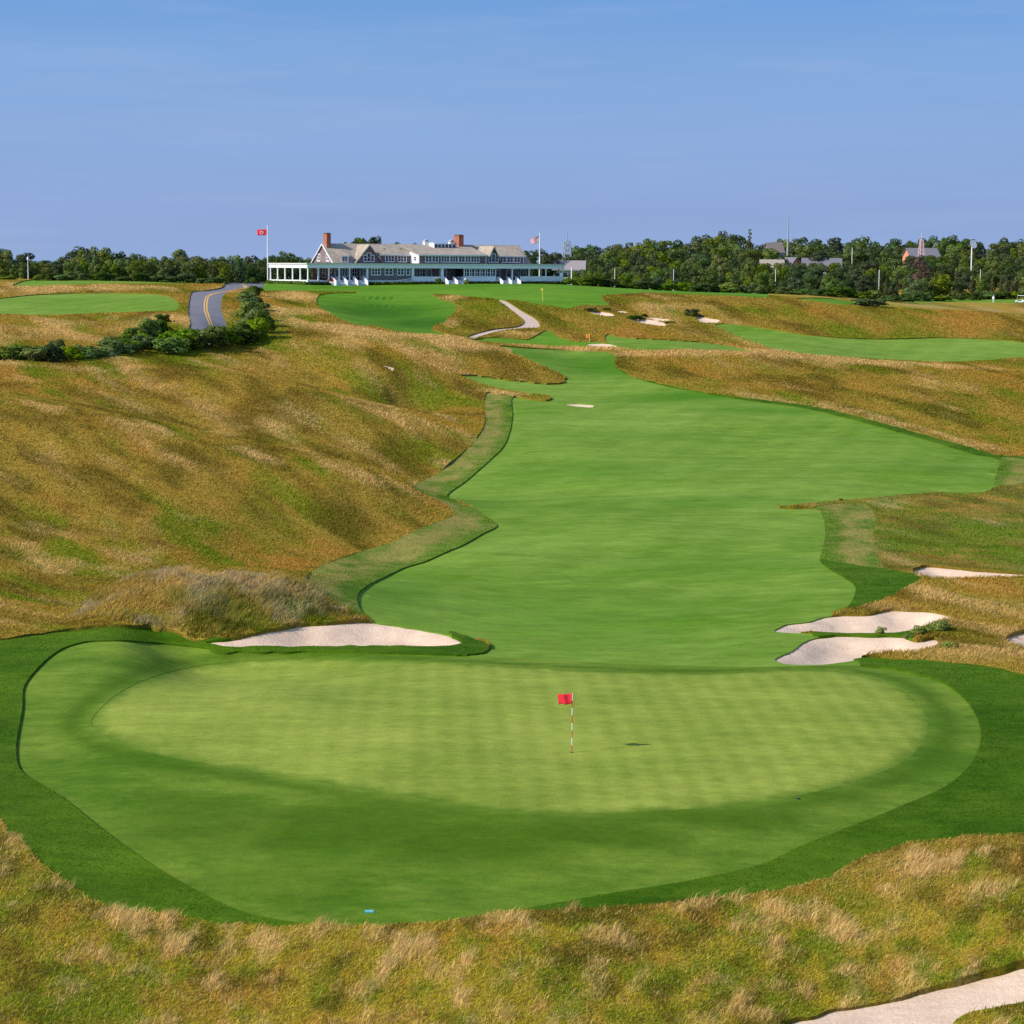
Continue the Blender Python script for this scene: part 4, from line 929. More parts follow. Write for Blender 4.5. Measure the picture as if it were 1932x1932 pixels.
HROW = ((-30, 686, 56, 30), (10, 685, 50, 30), (44, 683, 44, 32), (74, 686, 50, 36), (135, 684, 46, 30), (164, 682, 40, 30), (190, 678, 42, 22), (216, 674, 54, 32), (240, 669, 50, 34), (264, 662, 44, 34), (205, 656, 40, 20),
                   (252, 645, 46, 30), (282, 640, 46, 38), (300, 632, 42, 34), (318, 672, 50, 34), (336, 665, 54, 42), (364, 660, 54, 46), (394, 657, 50, 44), (424, 654, 54, 42), (452, 651, 54, 42), (480, 646, 50, 44))
HROW += tuple((u + 15, v - 2.5, w * .85, h * .85) for u, v, w, h in HROW[:-1] if v > 640)
for u, v, w, h in HROW:
    shrub(u, v, w, h, 'green' if RNG.random() < .75 else 'dark', 'green shrub in the rambling hedge below the road bend', HG_)
for u, v, w, h in ((478, 560, 32, 24), (466, 572, 38, 26), (480, 586, 42, 30), (474, 604, 46, 34), (486, 618, 48, 36), (500, 632, 36, 44), (466, 624, 40, 30)):
    shrub(u, v, w, h, 'green', 'bright green shrub in the column climbing beside the road', 'shrubs climbing beside the road')
shrub(104, 687, 40, 40, 'dark', 'darkest shrub in the lower hedge, below the lone round bush')
shrub(110, 665, 27, 29, 'green', 'lone round bush standing behind the lower hedge in the straw field', None, 'round_bush')
shrub(307, 612, 24, 19, 'dark', 'small dark bush on top of the upper hedge clump', None, 'small_bush')
for u, v, w, h, lab in ((1112, 588, 22, 9, 'low dark bush above the first far bunker'), (1146, 587, 14, 8, 'tiny dark bush above the sliver of sand'), (1196, 602, 30, 9, 'wide dark bush above the longest far bunker'),
                        (1217, 598, 11, 7, 'little dark bush between two far bunkers'), (1305, 598, 25, 15, 'round dark bush left of the rightmost far bunker'), (1262, 611, 18, 6, 'flat dark bush at the right tip of the longest far bunker')):
    shrub(u, v, w, h, 'dark', lab, None, 'bunker_bush')
for u, v, w, h, lab in ((1661, 1198, 22, 20, 'small green tuft of bush between the twin right bunkers'), (1735, 1200, 44, 24, 'spreading green bush at the right end of the upper twin bunker'), (1775, 1192, 50, 26, 'broad olive bush right of the twin bunkers'),
                        (1792, 1228, 44, 22, 'low green bush by the right tip of the lower twin bunker'), (1712, 1205, 22, 12, 'small low bush on the ridge between the twin bunkers')):
    shrub(u, v, w * .75, h * .9, 'sage', lab, None, 'bunker_bush')
for u, v, w, h, lab in ((1640, 580, 60, 16, 'dark scrub in the dip before the right wood'), (1690, 571, 50, 14, 'rounded green scrub beside the pale path in the dip'), (1720, 563, 36, 10, 'low scrub left of the distant green')):
    shrub(u, v, w, h, 'dark', lab, None, 'scrub_bush')

# undergrowth at the foot of the woods
u = 1086.0
while u < 2010:
    Y = lerp([(1060, 457), (1270, 465), (1500, 469), (1640, 490), (1700, 509), (1932, 529), (2100, 540)], u) - RNG.uniform(1, 5)
    x = at_depth(u, 540, Y)[0]; w = RNG.uniform(3.2, 6.0); h = RNG.uniform(1.5, 2.8); kd = 'dark' if RNG.random() < .65 else 'green'
    r = empty('undergrowth_bush', (x, Y, h1(x, Y) - .1), RNG.uniform(0, 6.28), {'dark': 'low dark bush of the undergrowth along the foot of the right wood', 'green': 'low bright green bush of the undergrowth along the foot of the right wood'}[kd], 'shrub', 'undergrowth along the right wood')
    m, st_ = SHM[kd][RNG.integers(len(SHM[kd]))]
    for nm, d in (('stem', st_), ('foliage', m)):
        o = bpy.data.objects.new(nm, d); COL.objects.link(o); o.parent = r; o.scale = (w * 1.3, w * 1.3, h)
    u += w * F / Y * RNG.uniform(.55, .9)
u = -60.0
while u < 430:
    Y = 427 - RNG.uniform(0, 3); x = at_depth(u, 528, Y)[0]; w = RNG.uniform(2.6, 5.0); h = RNG.uniform(1.2, 2.2); kd = 'dark' if RNG.random() < .6 else 'green'
    if not 44 < u < 60:
        r = empty('undergrowth_bush', (x, Y, h1(x, Y) - .1), RNG.uniform(0, 6.28), {'dark': 'low dark bush of the undergrowth along the foot of the left tree belt', 'green': 'low bright green bush of the undergrowth along the foot of the left tree belt'}[kd], 'shrub', 'undergrowth along the left belt')
        m, st_ = SHM[kd][RNG.integers(len(SHM[kd]))]
        for nm, d in (('stem', st_), ('foliage', m)):
            o = bpy.data.objects.new(nm, d); COL.objects.link(o); o.parent = r; o.scale = (w * 1.3, w * 1.3, h)
    u += w * F / Y * RNG.uniform(.6, .95)
# ------------------------------------------------------------------ building materials
WHITE = flat('white_paint', (.87, .87, .86), .55, .05, 1.5)
def shingle(name, a, b, course=.16):
    t = NT(name, .9, .15); v = t.coord(); sep = t.n('ShaderNodeSeparateXYZ'); t.l(v, sep.inputs[0])
    br = t.n('ShaderNodeTexBrick'); br.inputs['Scale'].default_value = 1.0; br.inputs['Brick Width'].default_value = .22; br.inputs['Row Height'].default_value = course; br.inputs['Mortar Size'].default_value = .008
    br.inputs['Color1'].default_value = (*a, 1); br.inputs['Color2'].default_value = (*b, 1); br.inputs['Mortar'].default_value = (*[x * .45 for x in a], 1)
    cb = t.n('ShaderNodeCombineXYZ'); t.l(t.math('ADD', sep.outputs[0], sep.outputs[1]), cb.inputs[0]); t.l(sep.outputs[2], cb.inputs[1]); t.l(cb.outputs[0], br.inputs['Vector'])
    n = t.noise(v, .6, 5, .65); t.col(t.mix(t.rng(n, .35, .65), br.outputs['Color'], t.mix(1.0, br.outputs['Color'], (.74, .72, .70), 'MULTIPLY'))); return t.m
SHING = shingle('cedar_shingle_wall', (.225, .175, .18), (.30, .235, .23))
ROOF = shingle('cedar_shingle_roof', (.42, .35, .27), (.53, .45, .36), .12)
PROOF = shingle('porch_roof_shingle', (.30, .22, .17), (.38, .29, .23), .2)
BRICK = shingle('red_brick', (.47, .155, .10), (.56, .22, .15), .08)
def glass(name, c): t = NT(name, .08, .6); t.col(c); return t.m
GLASS = glass('window_glass', (.015, .02, .03)); DARK = flat('dark_interior', (.03, .026, .03), .9)
BGLASS = glass('blue_roof_glass', (.03, .045, .10))
RED = flat('red_cloth', (.62, .02, .035), .8, .08); WOOD = flat('dark_red_furniture', (.16, .045, .04), .6)

# ------------------------------------------------------------------ clubhouse: x runs along the front, y to the back
CX, CY_ = -42.65, 440.0; TH = math.radians(30)
BZ = 13.0 + .02
club = empty('clubhouse', (CX, CY_, BZ), TH, 'long grey shingled clubhouse with white porches, brick chimneys and tan cedar roofs', 'clubhouse')
def part(nm, mb, mat, parent=None, label=None):
    o = mb.build(nm, mat, parent or club)
    if label: o['label'] = label
    return o
W_, D_ = 62.0, 19.5
part('porch_floor', MB().box(-.1, W_ + .1, -.1, D_ + .1, .48, .93).box(.2, W_ - .2, .25, D_ - .2, -.5, .48), WHITE)
part('ground_floor_wall', MB().box(8, 56, 4.2, 15, .93, 4.45), SHING)
part('dining_room_wall', MB().box(14, 24, .12, 4.2, .93, 3.64), SHING)
part('bay_side_panel', MB().box(13.9, 13.998, .12, 4.2, .93, 3.64), WHITE)
part('sun_room_wall', MB().box(37, 45, .12, 4.2, .93, 1.75).box(37, 45, .12, 4.2, 3.45, 3.64), WHITE)
part('sun_room_back', MB().box(37.1, 44.9, .5, 4.2, 1.75, 3.45), GLASS)
# entablature and shallow porch roof
e = MB().box(-.25, W_ + .25, -.25, .25, 3.50, 4.30).box(-.25, W_ + .25, D_ - .25, D_ + .25, 3.50, 4.30).box(-.25, .25, .25, D_ - .25, 3.50, 4.30).box(W_ - .25, W_ + .25, .25, D_ - .25, 3.50, 4.30)
e.box(-.5, W_ + .5, -.5, D_ + .5, 4.30, 4.50)
part('cornice', e, WHITE)
part('porch_roof', MB().box(-.6, W_ + .6, -.6, D_ + .6, 4.50, 4.56), PROOF)
part('porch_ceiling', MB().box(.25, W_ - .25, .25, 4.19, 3.80, 3.86).box(.25, 7.99, 4.3, D_ - .3, 3.80, 3.86), flat('porch_ceiling_paint', (.45, .47, .48), .8))
def column(s, t_, r=.17, z0=.93, z1=3.50):
    c = MB().tube([(s, t_, z0 + .14), (s, t_, z1 - .14)], [r, r * .86], 10)
    c.box(s - r * 1.25, s + r * 1.25, t_ - r * 1.25, t_ + r * 1.25, z0, z0 + .14).box(s - r * 1.25, s + r * 1.25, t_ - r * 1.25, t_ + r * 1.25, z1 - .14, z1)
    part('column', c, WHITE)
for t_ in (.05, 3.9, 7.8, 11.7, 15.6, 19.4): column(.05, t_)
for s in (2.4, 4.8, 7.2, 9.6): column(s, .05)
for s in (49.0, 53.3, 57.6, 61.9): column(s, .05)
for t_ in (9.7, 19.4): column(61.9, t_)
for s in (24.5, 31.6): part('pier', MB().box(s - .28, s + .28, -.12, .42, .93, 3.65), WHITE)
part('pier', MB().box(13.55, 13.9, -.12, .3, .93, 3.65), WHITE)
part('parapet', MB().box(24.8, 31.3, .02, .14, .93, 1.75), WHITE)
part('parapet', MB().box(51, 61.8, .02, .14, .93, 1.85).box(61.85, 61.97, .2, 9.6, .93, 1.85), WHITE)
def window(s0, s1, z0, z1, t_, n=2, parent=None, side=None, rows=2):
    """framed window on a wall plane y = t_ (facing -y); side: plane x = t_ facing -x, s along y"""
    f = MB(); w = .15
    def bx(a, b, c, d, u, v):
        if side is None: f.box(a, b, t_ - u, t_ - v, c, d)
        else: f.box(t_ - u, t_ - v, a, b, c, d)
    bx(s0 - w, s1 + w, z0 - w * 1.2, z0, .11, .004); bx(s0 - w, s1 + w, z1, z1 + w, .09, .004); bx(s0 - w, s0, z0, z1, .08, .004); bx(s1, s1 + w, z0, z1, .08, .004)
    for i in range(1, n):
        m = s0 + (s1 - s0) * i / n; bx(m - .065, m + .065, z0, z1, .075, .004)
    for r in range(1, rows):
        zm = z0 + (z1 - z0) * r / rows; bx(s0, s1, zm - .03, zm + .03, .055, .006)
    o = part('window', f, WHITE, parent)
    g = MB()
    if side is None: g.box(s0 + .004, s1 - .004, t_ - .03, t_ - .008, z0 + .004, z1 - .004)
    else: g.box(t_ - .03, t_ - .008, s0 + .004, s1 - .004, z0 + .004, z1 - .004)
    g.build('pane', GLASS, o); return o
# ground floor openings
for a, b, n in ((14.8, 16.8, 3), (18.0, 19.7, 2), (20.9, 22.3, 2), (23.05, 23.75, 1)): window(a, b, 2.15, 3.35, .12, n)
for a, b in ((.9, 1.9), (2.4, 3.4)): window(a, b, 1.9, 3.3, 13.9, 2, side=True)
for i in range(6): window(37.15 + i * 1.31, 38.3 + i * 1.31, 1.85, 3.38, .40, 2)
for i in range(7): part('pilaster', MB().box(37.0 + i * 1.30, 37.13 + i * 1.30, .02, .30, 1.75, 3.45), WHITE)
for a, b in ((9.9, 11.0), (12.2, 13.2), (26.0, 27.6), (28.3, 29.6), (53.6, 54.8), (51.8, 52.9)): window(a, b, 1.8, 3.3, 4.2, 2)
for t_ in (5.6, 8.6, 11.6): window(t_, t_ + 1.3, 1.6, 3.3, 8.0, 2, side=True)
def door(s0, s1, t_=4.2, z1=3.15, pane=True):
    f = part('door', MB().box(s0 - .14, s0, t_ - .10, t_ - .004, .93, z1).box(s1, s1 + .14, t_ - .10, t_ - .004, .93, z1).box(s0 - .14, s1 + .14, t_ - .10, t_ - .004, z1, z1 + .15).box(s0, s1, t_ - .05, t_ - .006, .93, 1.7), WHITE)
    MB().box(s0 + .005, s1 - .005, t_ - .045, t_ - .008, 1.7, z1 - .005).build('pane', GLASS, f)
door(8.25, 9.25); door(33.2, 34.8); door(46.6, 48.2); door(30.1, 31.1); door(50.0, 51.0)
# main roof and gables
part('roof', MB().prism([(3.7, 4.34), (9.6, 8.68), (15.5, 4.34), (15.5, 4.20), (9.6, 8.52), (3.7, 4.20)][::-1], 'x', 7.7, 56.3), ROOF)
part('gable_wall', MB().prism([(4.2, 4.57), (15.0, 4.57), (9.6, 8.45)], 'x', 8.0, 56.0), SHING)
part('verge_board', MB().prism([(3.6, 4.22), (9.6, 8.62), (15.6, 4.22), (15.6, 4.02), (9.6, 8.40), (3.6, 4.02)], 'x', 7.58, 7.69), WHITE)
for a in (6.6, 11.2): window(a, a + 1.25, 5.05, 6.3, 8.0, 2, side=True)
def shed_dormer(s0, s1, t_, ze, zr, tr, wins, zw=(4.95, 6.05)):
    d = part('dormer', MB().prism([(t_, 4.5), (t_, ze), (tr, zr - .1), (tr, 4.5)], 'x', s0, s1), SHING)
    MB().prism([(t_ - .35, ze - .02), (tr, zr), (tr, zr + .14), (t_ - .35, ze + .12)], 'x', s0 - .25, s1 + .25).build('roof', ROOF, d)
    MB().box(s0 - .25, s1 + .25, t_ - .42, t_ - .353, ze - .08, ze + .12).build('gutter', WHITE, d)
    MB().box(s0, s1, t_ - .05, t_ - .004, ze - .20, ze - .02).box(s0, s0 + .16, t_ - .05, t_ - .004, 4.57, ze - .2).box(s1 - .16, s1, t_ - .05, t_ - .004, 4.57, ze - .2).build('trim_board', WHITE, d)
    for a, b, n in wins: window(a, b, zw[0], zw[1], t_, n)
    return d
shed_dormer(18.6, 26.1, 4.0, 6.30, 8.35, 9.0, ((20.0, 22.0, 3), (23.0, 24.9, 3)))
mb = shed_dormer(26.12, 42.6, .25, 6.30, 8.45, 9.3, ((27.7, 29.1, 2), (29.35, 30.7, 2), (31.5, 33.4, 3), (33.7, 35.5, 3), (35.8, 37.2, 2), (37.45, 38.6, 2), (38.85, 40.7, 3)))
part('bay_side_panel', MB().prism([(.25, 4.57), (.25, 6.20), (4.4, 7.05), (4.4, 4.57)], 'x', 26.0, 26.10), WHITE)
window(1.2, 2.4, 5.1, 6.0, 26.0, 2, side=True)
shed_dormer(46.6, 54.2, 4.0, 6.15, 8.2, 8.6, ((48.2, 49.6, 2), (50.0, 51.4, 2), (51.8, 53.2, 2)))
shed_dormer(9.6, 11.4, 4.3, 6.0, 7.3, 7.6, ((9.95, 11.05, 2),), (5.0, 5.85))
def front_gable(s0, s1, t_, za, tr, label):
    m = (s0 + s1) / 2; zb = 4.5
    w = part('front_gable', MB().prism([(s0, zb), (s1, zb), (m, za)], 'y', t_, tr), SHING)
    k = (za - zb) / (m - s0); o_ = .45
    MB().prism([(s0 - o_, zb - k * o_ + .02), (m, za + .05), (s1 + o_, zb - k * o_ + .02), (s1 + o_, zb - k * o_ + .2), (m, za + .24), (s0 - o_, zb - k * o_ + .2)], 'y', t_ - .4, tr).build('roof', ROOF, w)
    # rake boards
    MB().prism([(s0 - o_, zb - k * o_ - .16), (m, za - .16), (s1 + o_, zb - k * o_ - .16), (s1 + o_, zb - k * o_), (m, za + .03), (s0 - o_, zb - k * o_)], 'y', t_ - .46, t_ - .402).build('rake_board', flat('grey_trim', (.30, .30, .33), .7), w)
    x0, x1 = m - 1.15, m + 1.15
    window(x0, x0 + .65, 4.95, 6.15, t_, 1); window(m - .38, m + .38, 4.95, 6.6, t_, 1); window(x1 - .65, x1, 4.95, 6.15, t_, 1)
front_gable(12.6, 19.2, 3.7, 8.25, 9.6, '')
front_gable(42.9, 46.9, 1.2, 8.15, 9.6, '')
def chimney(s, t_, a, b, z0, z1):
    c = part('chimney', MB().box(s - a / 2, s + a / 2, t_ - b / 2, t_ + b / 2, z0, z1).box(s - a / 2 - .08, s + a / 2 + .08, t_ - b / 2 - .08, t_ + b / 2 + .08, z1, z1 + .22), BRICK)
    MB().box(s - a / 2 + .1, s + a / 2 - .1, t_ - b / 2 + .1, t_ + b / 2 - .1, z1 + .22, z1 + .40).build('chimney_pot', DARK, c)
chimney(8.7, 9.2, .95, 1.8, 7.0, 10.5); chimney(40.5, 9.0, 1.2, 2.4, 7.2, 10.45)
part('skylight_band', MB().prism([(6.6, 7.55), (6.6, 8.75), (9.4, 8.95), (9.4, 7.6)], 'x', 33.2, 38.4), BGLASS)
part('skylight_frame', MB().box(33.05, 38.55, 6.45, 6.56, 8.72, 8.86).box(33.05, 38.55, 6.45, 6.56, 7.52, 7.64).box(33.05, 33.18, 6.45, 9.4, 7.6, 9.0), WHITE)
for i in range(5): part('mullion', MB().box(34.0 + i * .87, 34.08 + i * .87, 6.47, 6.585, 7.65, 8.72), WHITE)
for s in (32.6, 38.95):
    c = part('roof_vent', MB().box(s - .45, s + .45, 9.15, 10.05, 8.2, 9.35), WHITE)
    MB().prism([(s - .6, 9.35), (s + .6, 9.35), (s, 9.75)], 'y', 9.0, 10.2).build('vent_cap', flat('vent_grey', (.35, .36, .36), .7), c)
for s in (21.0, 25.0): part('roof_vent', MB().tube([(s, 6.6, 7.1), (s, 6.6, 7.75)], .14, 8), DARK)
# steps with raked white walls
def stairs(s0, s1, walls):
    t_ = MB()
    for k in range(5): t_.box(s0, s1, -.15 - .42 * (k + 1), -.15 - .42 * k, -.3, .76 - .155 * k)
    f = part('steps', t_, flat('pale_step', (.55, .57, .60), .7))
    for s in walls: MB().prism([(-.12, -.3), (-.12, 1.70), (-.45, 1.70), (-2.2, .85), (-2.5, .85), (-2.5, -.3)], 'x', s - .11, s + .11).build('cheek_wall', WHITE, f)
stairs(5.4, 12.7, (5.4, 8.0, 10.4, 12.7)); stairs(31.9, 36.6, (31.9, 34.2, 36.6)); stairs(45.4, 49.8, (45.4, 47.6, 49.8))
part('ramp_rail', MB().prism([(16.4, .42), (24.0, 1.25), (24.0, 1.38), (16.4, .55)], 'y', -.75, -.62).prism([(16.4, .02), (24.0, .72), (24.0, .84), (16.4, .14)], 'y', -.75, -.62).box(16.4, 16.52, -.75, -.62, -.2, .6).box(20.2, 20.3, -.74, -.63, -.2, .95), WHITE)

def to_world(s, t_, z=0):
    return (CX + s * math.cos(TH) - t_ * math.sin(TH), CY_ + s * math.sin(TH) + t_ * math.cos(TH), BZ + z)
# furniture on the side porch
def bench(s, t_, rz, label, wood=WOOD):
    r = empty('porch_chair', to_world(s, t_, .93), TH + rz, label, 'chair', 'chairs on the side porch')
    MB().box(-.4, .4, -.3, .3, .40, .48).build('seat', wood, r); MB().box(-.4, .4, .22, .30, .48, 1.25).build('backrest', wood, r)
    for a in (-.36, .30):
        for b in (-.28, .22): MB().box(a, a + .06, b, b + .06, 0, .40).build('leg', wood, r)
    for a in (-.44, .36): MB().box(a, a + .08, -.3, .25, .62, .68).build('armrest', wood, r)
for s, t_, rz in ((5.8, 5.6, 1.2), (6.3, 8.7, 1.6), (5.9, 11.0, 1.4), (6.4, 13.6, 1.7)): bench(s, t_, rz, 'dark red wooden chair on the side porch behind the white columns')
# clipped hedges at the foot of the porch
def box_hedge(s0, s1, t0, t1, h, label, mat=None, dens=60):
    rg = np.random.default_rng(int(s0 * 10) + 900); r = empty('clipped_hedge', to_world((s0 + s1) / 2, (t0 + t1) / 2), TH, label, 'hedge', None)
    a, b = (s1 - s0) / 2, (t1 - t0) / 2; n = int(dens * (4 * a * h + 4 * b * h + 4 * a * b))
    p = rg.uniform(-1, 1, (n, 3)); f = rg.integers(0, 3, n)
    for k in range(3): p[f == k, k] = np.sign(p[f == k, k]) * rg.uniform(.82, 1.05, (f == k).sum())
    p = p * [a, b, h / 2] + [0, 0, h / 2]
    d = rg.normal(size=(n, 3)); d /= np.linalg.norm(d, axis=1)[:, None]; e = np.cross(d, rg.normal(size=(n, 3))); e /= np.linalg.norm(e, axis=1)[:, None]; g = np.cross(d, e)
    sz = .22 * rg.uniform(.6, 1.3, (n, 1)); V = np.stack([p - e * sz - g * sz, p + e * sz - g * sz, p + e * sz + g * sz, p - e * sz + g * sz], 1).reshape(-1, 3)
    tn = np.repeat(rg.random(n), 4); me = np_mesh('foliage', V, np.arange(len(V)), np.full(n, 4), None, {'Tone': np.stack([tn] * 3 + [np.ones_like(tn)], -1)})
    link_mesh('foliage', me, mat or SHRUBD, r); MB().box(-a * .96, a * .96, -b * .6, b * .6, -.2, h * .75).build('branches', BARK, r)
box_hedge(-1.0, -.25, .0, 19.5, .5, 'sunlit clipped hedge under the white side colonnade', SHRUB)
box_hedge(.0, 5.0, -1.1, -.25, .45, 'clipped dark hedge between the corner column and the first steps')
box_hedge(13.2, 24.0, -1.5, -.85, .42, 'clipped dark hedge under the sloping white ramp rail')
box_hedge(24.2, 31.4, -1.1, -.25, .46, 'clipped dark hedge under the middle porch parapet')
box_hedge(37.1, 45.0, -1.1, -.25, .5, 'clipped dark hedge below the sun room windows')
box_hedge(50.3, 62.0, -1.1, -.25, .5, 'clipped dark hedge along the right end of the porch')
shb = hit1(613, 538)
for u, v, w, h, k, lab in ((612, 536, 22, 14, 'green', 'round green shrub at the left foot of the first steps'), (828, 537, 12, 14, 'green', 'upright green shrub at the left foot of the middle steps'), (880, 537, 10, 10, 'green', 'small green shrub at the right foot of the middle steps')):
    shrub(u, v, w, h, k, lab, None, 'porch_shrub')
# sunlit flower tub at the top of the first steps
r = empty('flower_tub', to_world(5.0, -.9, 0), TH, 'white tub of red flowers at the left of the first steps', 'planter')
MB().tube([(0, 0, 0), (0, 0, .7)], [.35, .5], 12).build('tub', WHITE, r)
rg = np.random.default_rng(5); fb = MB()
for k in range(90):
    p = rg.normal(0, 1, 3); p /= np.linalg.norm(p); p = p * [.5, .5, .35] + [0, 0, .95]; q = .09
    fb.add([(p[0] - q, p[1], p[2] - q), (p[0] + q, p[1] + .03, p[2] - q), (p[0] + q, p[1], p[2] + q), (p[0] - q, p[1] - .03, p[2] + q)], [(0, 1, 2, 3)])
fb.build('flowers', RED, r)

# ------------------------------------------------------------------ flags
POLE = flat('white_pole', (.78, .78, .76), .4, .05)
def cloth(name, w, h, droop, wave, nx=18, ny=10, thick=.012, swing=0.0):
    """flag hung from x = 0 out to -x; carries its own (fly, hoist) coordinate"""
    vs = []; uv = []
    for s in (0, 1):
        for j in range(ny + 1):
            for i in range(nx + 1):
                a = i / nx; b = j / ny
                y = wave * math.sin(a * 7.5 + b * 1.2) * a ** .7 + (s - .5) * thick + swing * a
                z = -b * h - droop * a ** 1.25 + wave * .35 * math.sin(a * 9 + 1) * a
                vs.append((-a * w * (1 - .08 * b), y, z)); uv.append((a, b, 0, 1))
    n = (nx + 1) * (ny + 1); fs = []
    for j in range(ny):
        for i in range(nx):
            k = j * (nx + 1) + i; fs.append((k, k + 1, k + nx + 2, k + nx + 1)); fs.append((n + k, n + k + nx + 1, n + k + nx + 2, n + k + 1))
    ring = [i for i in range(nx + 1)] + [j * (nx + 1) + nx for j in range(1, ny + 1)] + [ny * (nx + 1) + i for i in range(nx - 1, -1, -1)] + [j * (nx + 1) for j in range(ny - 1, 0, -1)]
    for a, b in zip(ring, ring[1:] + ring[:1]): fs.append((a, n + a, n + b, b))
    fl = [i for f in fs for i in f]
    return np_mesh(name, vs, fl, [len(f) for f in fs], [True] * len(fs), {'FlagUV': uv})
t = NT('stars_and_stripes', .8, .1); sep = t.n('ShaderNodeSeparateColor'); t.l(t.attr('FlagUV'), sep.inputs[0])
st = t.math('GREATER_THAN', t.math('FRACT', t.math('MULTIPLY', sep.outputs[1], 6.5)), .5)
strp = t.mix(st, (.62, .02, .05), (.80, .78, .78))
cant = t.math('MULTIPLY', t.math('LESS_THAN', sep.outputs[0], .40), t.math('LESS_THAN', sep.outputs[1], .538))
fx = t.math('SUBTRACT', t.math('FRACT', t.math('MULTIPLY', sep.outputs[0], 15.0)), .5); fy = t.math('SUBTRACT', t.math('FRACT', t.math('MULTIPLY', sep.outputs[1], 9.3)), .5)
dot = t.math('LESS_THAN', t.math('ADD', t.math('MULTIPLY', fx, fx), t.math('MULTIPLY', fy, fy)), .09)
t.col(t.mix(cant, strp, t.mix(dot, (.02, .03, .18), (.8, .8, .8)))); USA = t.m
t = NT('red_club_flag', .8, .1); sep = t.n('ShaderNodeSeparateColor'); t.l(t.attr('FlagUV'), sep.inputs[0])
def disc(cu, cv, ru, rv):
    a = t.math('DIVIDE', t.math('SUBTRACT', sep.outputs[0], cu), ru); b = t.math('DIVIDE', t.math('SUBTRACT', sep.outputs[1], cv), rv)
    return t.math('LESS_THAN', t.math('ADD', t.math('MULTIPLY', a, a), t.math('MULTIPLY', b, b)), 1.0)
c = t.mix(disc(.52, .5, .20, .30), (.74, .03, .06), (.85, .55, .50)); c = t.mix(disc(.55, .52, .11, .17), c, (.70, .05, .09)); t.col(c); CLUBF = t.m

def flagpole(name, u, vtop, Y, zbase, r, label):
    p = at_depth(u, vtop, Y); o = empty(name, (p[0], Y, zbase), 0, label, 'flagpole')
    h = p[2] - zbase
    MB().tube([(0, 0, -.2), (0, 0, h * .5), (0, 0, h)], [r, r * .85, r * .6], 10).build('pole', POLE, o)
    MB().tube([(0, 0, h), (0, 0, h + .10), (0, 0, h + .24), (0, 0, h + .30)], [.02, .12, .12, .02], 10).build('finial', flat('gilt', (.7, .5, .15), .3, .05), o)
    return o, p[0], h
p0 = hit1(504, 535); fp, fx0, fh = flagpole('flagpole', 504.5, 424, p0[1], p0[2], .16, 'tall white pole standing at the left corner of the colonnade')
z = at_depth(502, 432.5, p0[1])[2]
f = link_mesh('flag', cloth('flag', 2.15, 1.25, .12, .16), CLUBF); f.location = (fx0 - .17, p0[1], z); tag(f, 'red club flag with a pale emblem flying from the left pole', 'flag')
YR = 497.0; pz = h1(at_depth(1018, 500, YR)[0], YR)
fp, fx1, fh = flagpole('flagpole', 1018.5, 440, YR, pz, .17, 'white pole rising behind the right end of the porch roof')
z = at_depth(1017, 443.5, YR)[2]
f = link_mesh('flag', cloth('flag', 2.02, 1.47, 1.04, .15), USA); f.location = (fx1 - .18, YR, z); tag(f, 'drooping stars and stripes flag on the right pole', 'flag')

def pin(u, v, hgt, fw, fhh, flagmat, label, striped=True, r=.02, swing=0.0):
    p = hit1(u, v); o = empty('golf_pin', tuple(p), 0, label, 'golf pin')
    n = 8 if striped else 1
    a = MB(); b = MB()
    for k in range(n): (a if k % 2 else b).tube([(0, 0, hgt * k / n), (0, 0, hgt * (k + 1) / n)], r, 8)
    b.build('pole', RED if striped else flat('yellow_pin', (.75, .6, .1), .5), o)
    if striped: a.build('pole_band', POLE, o)
    f = link_mesh('flag', cloth('flag', fw, fhh, .16 * fw, .085 * fw / .5, 14, 8, .008, swing), flagmat, o); f.location = (-r, 0, hgt - .02)
    MB().tube([(0, 0, -.1), (0, 0, .012)], .054, 16).build('cup', DARK, o)
    return o
pin(1079, 1420, 2.22, .52, .38, RED, 'red flag on a red and white banded pin in the middle of the pale green', True, .015, .18)
pin(1024, 569, 2.4, .32, .3, flat('yellow_flag', (.8, .62, .08), .7), 'small yellow pin on the lawn below the right end of the clubhouse', False, .05)
pin(1112, 646, 1.3, .45, .6, flat('orange_flag', (.85, .22, .03), .7), 'small orange pin beside the flat pale bunker', False, .05)

# ------------------------------------------------------------------ little things on the mown ground
p = hit1(697, 1721); r = empty('marker_plate', tuple(p), .05, 'small teal plate lying on the collar near the front edge', 'marker')
MB().box(-.14, .14, -.10, .10, -.02, .035).build('plate', flat('teal_paint', (.06, .33, .36), .5), r); MB().box(-.11, .11, -.075, .075, .035, .042).build('face', flat('pale_teal', (.16, .48, .52), .5), r)
for u, v, lab in ((117, 1506, 'dark sprinkler head at the left edge of the collar'), (1506, 1508, 'dark sprinkler head just below the right front of the pale green')):
    p = hit1(u, v); r = empty('sprinkler_head', tuple(p), 0, lab, 'sprinkler'); MB().tube([(0, 0, -.1), (0, 0, .03), (0, 0, .035)], [.075, .075, .06], 14).build('cap', DARK, r); MB().tube([(0, 0, .035), (0, 0, .05)], .03, 10).build('nozzle', flat('nozzle_black', (.02, .02, .02), .4), r)

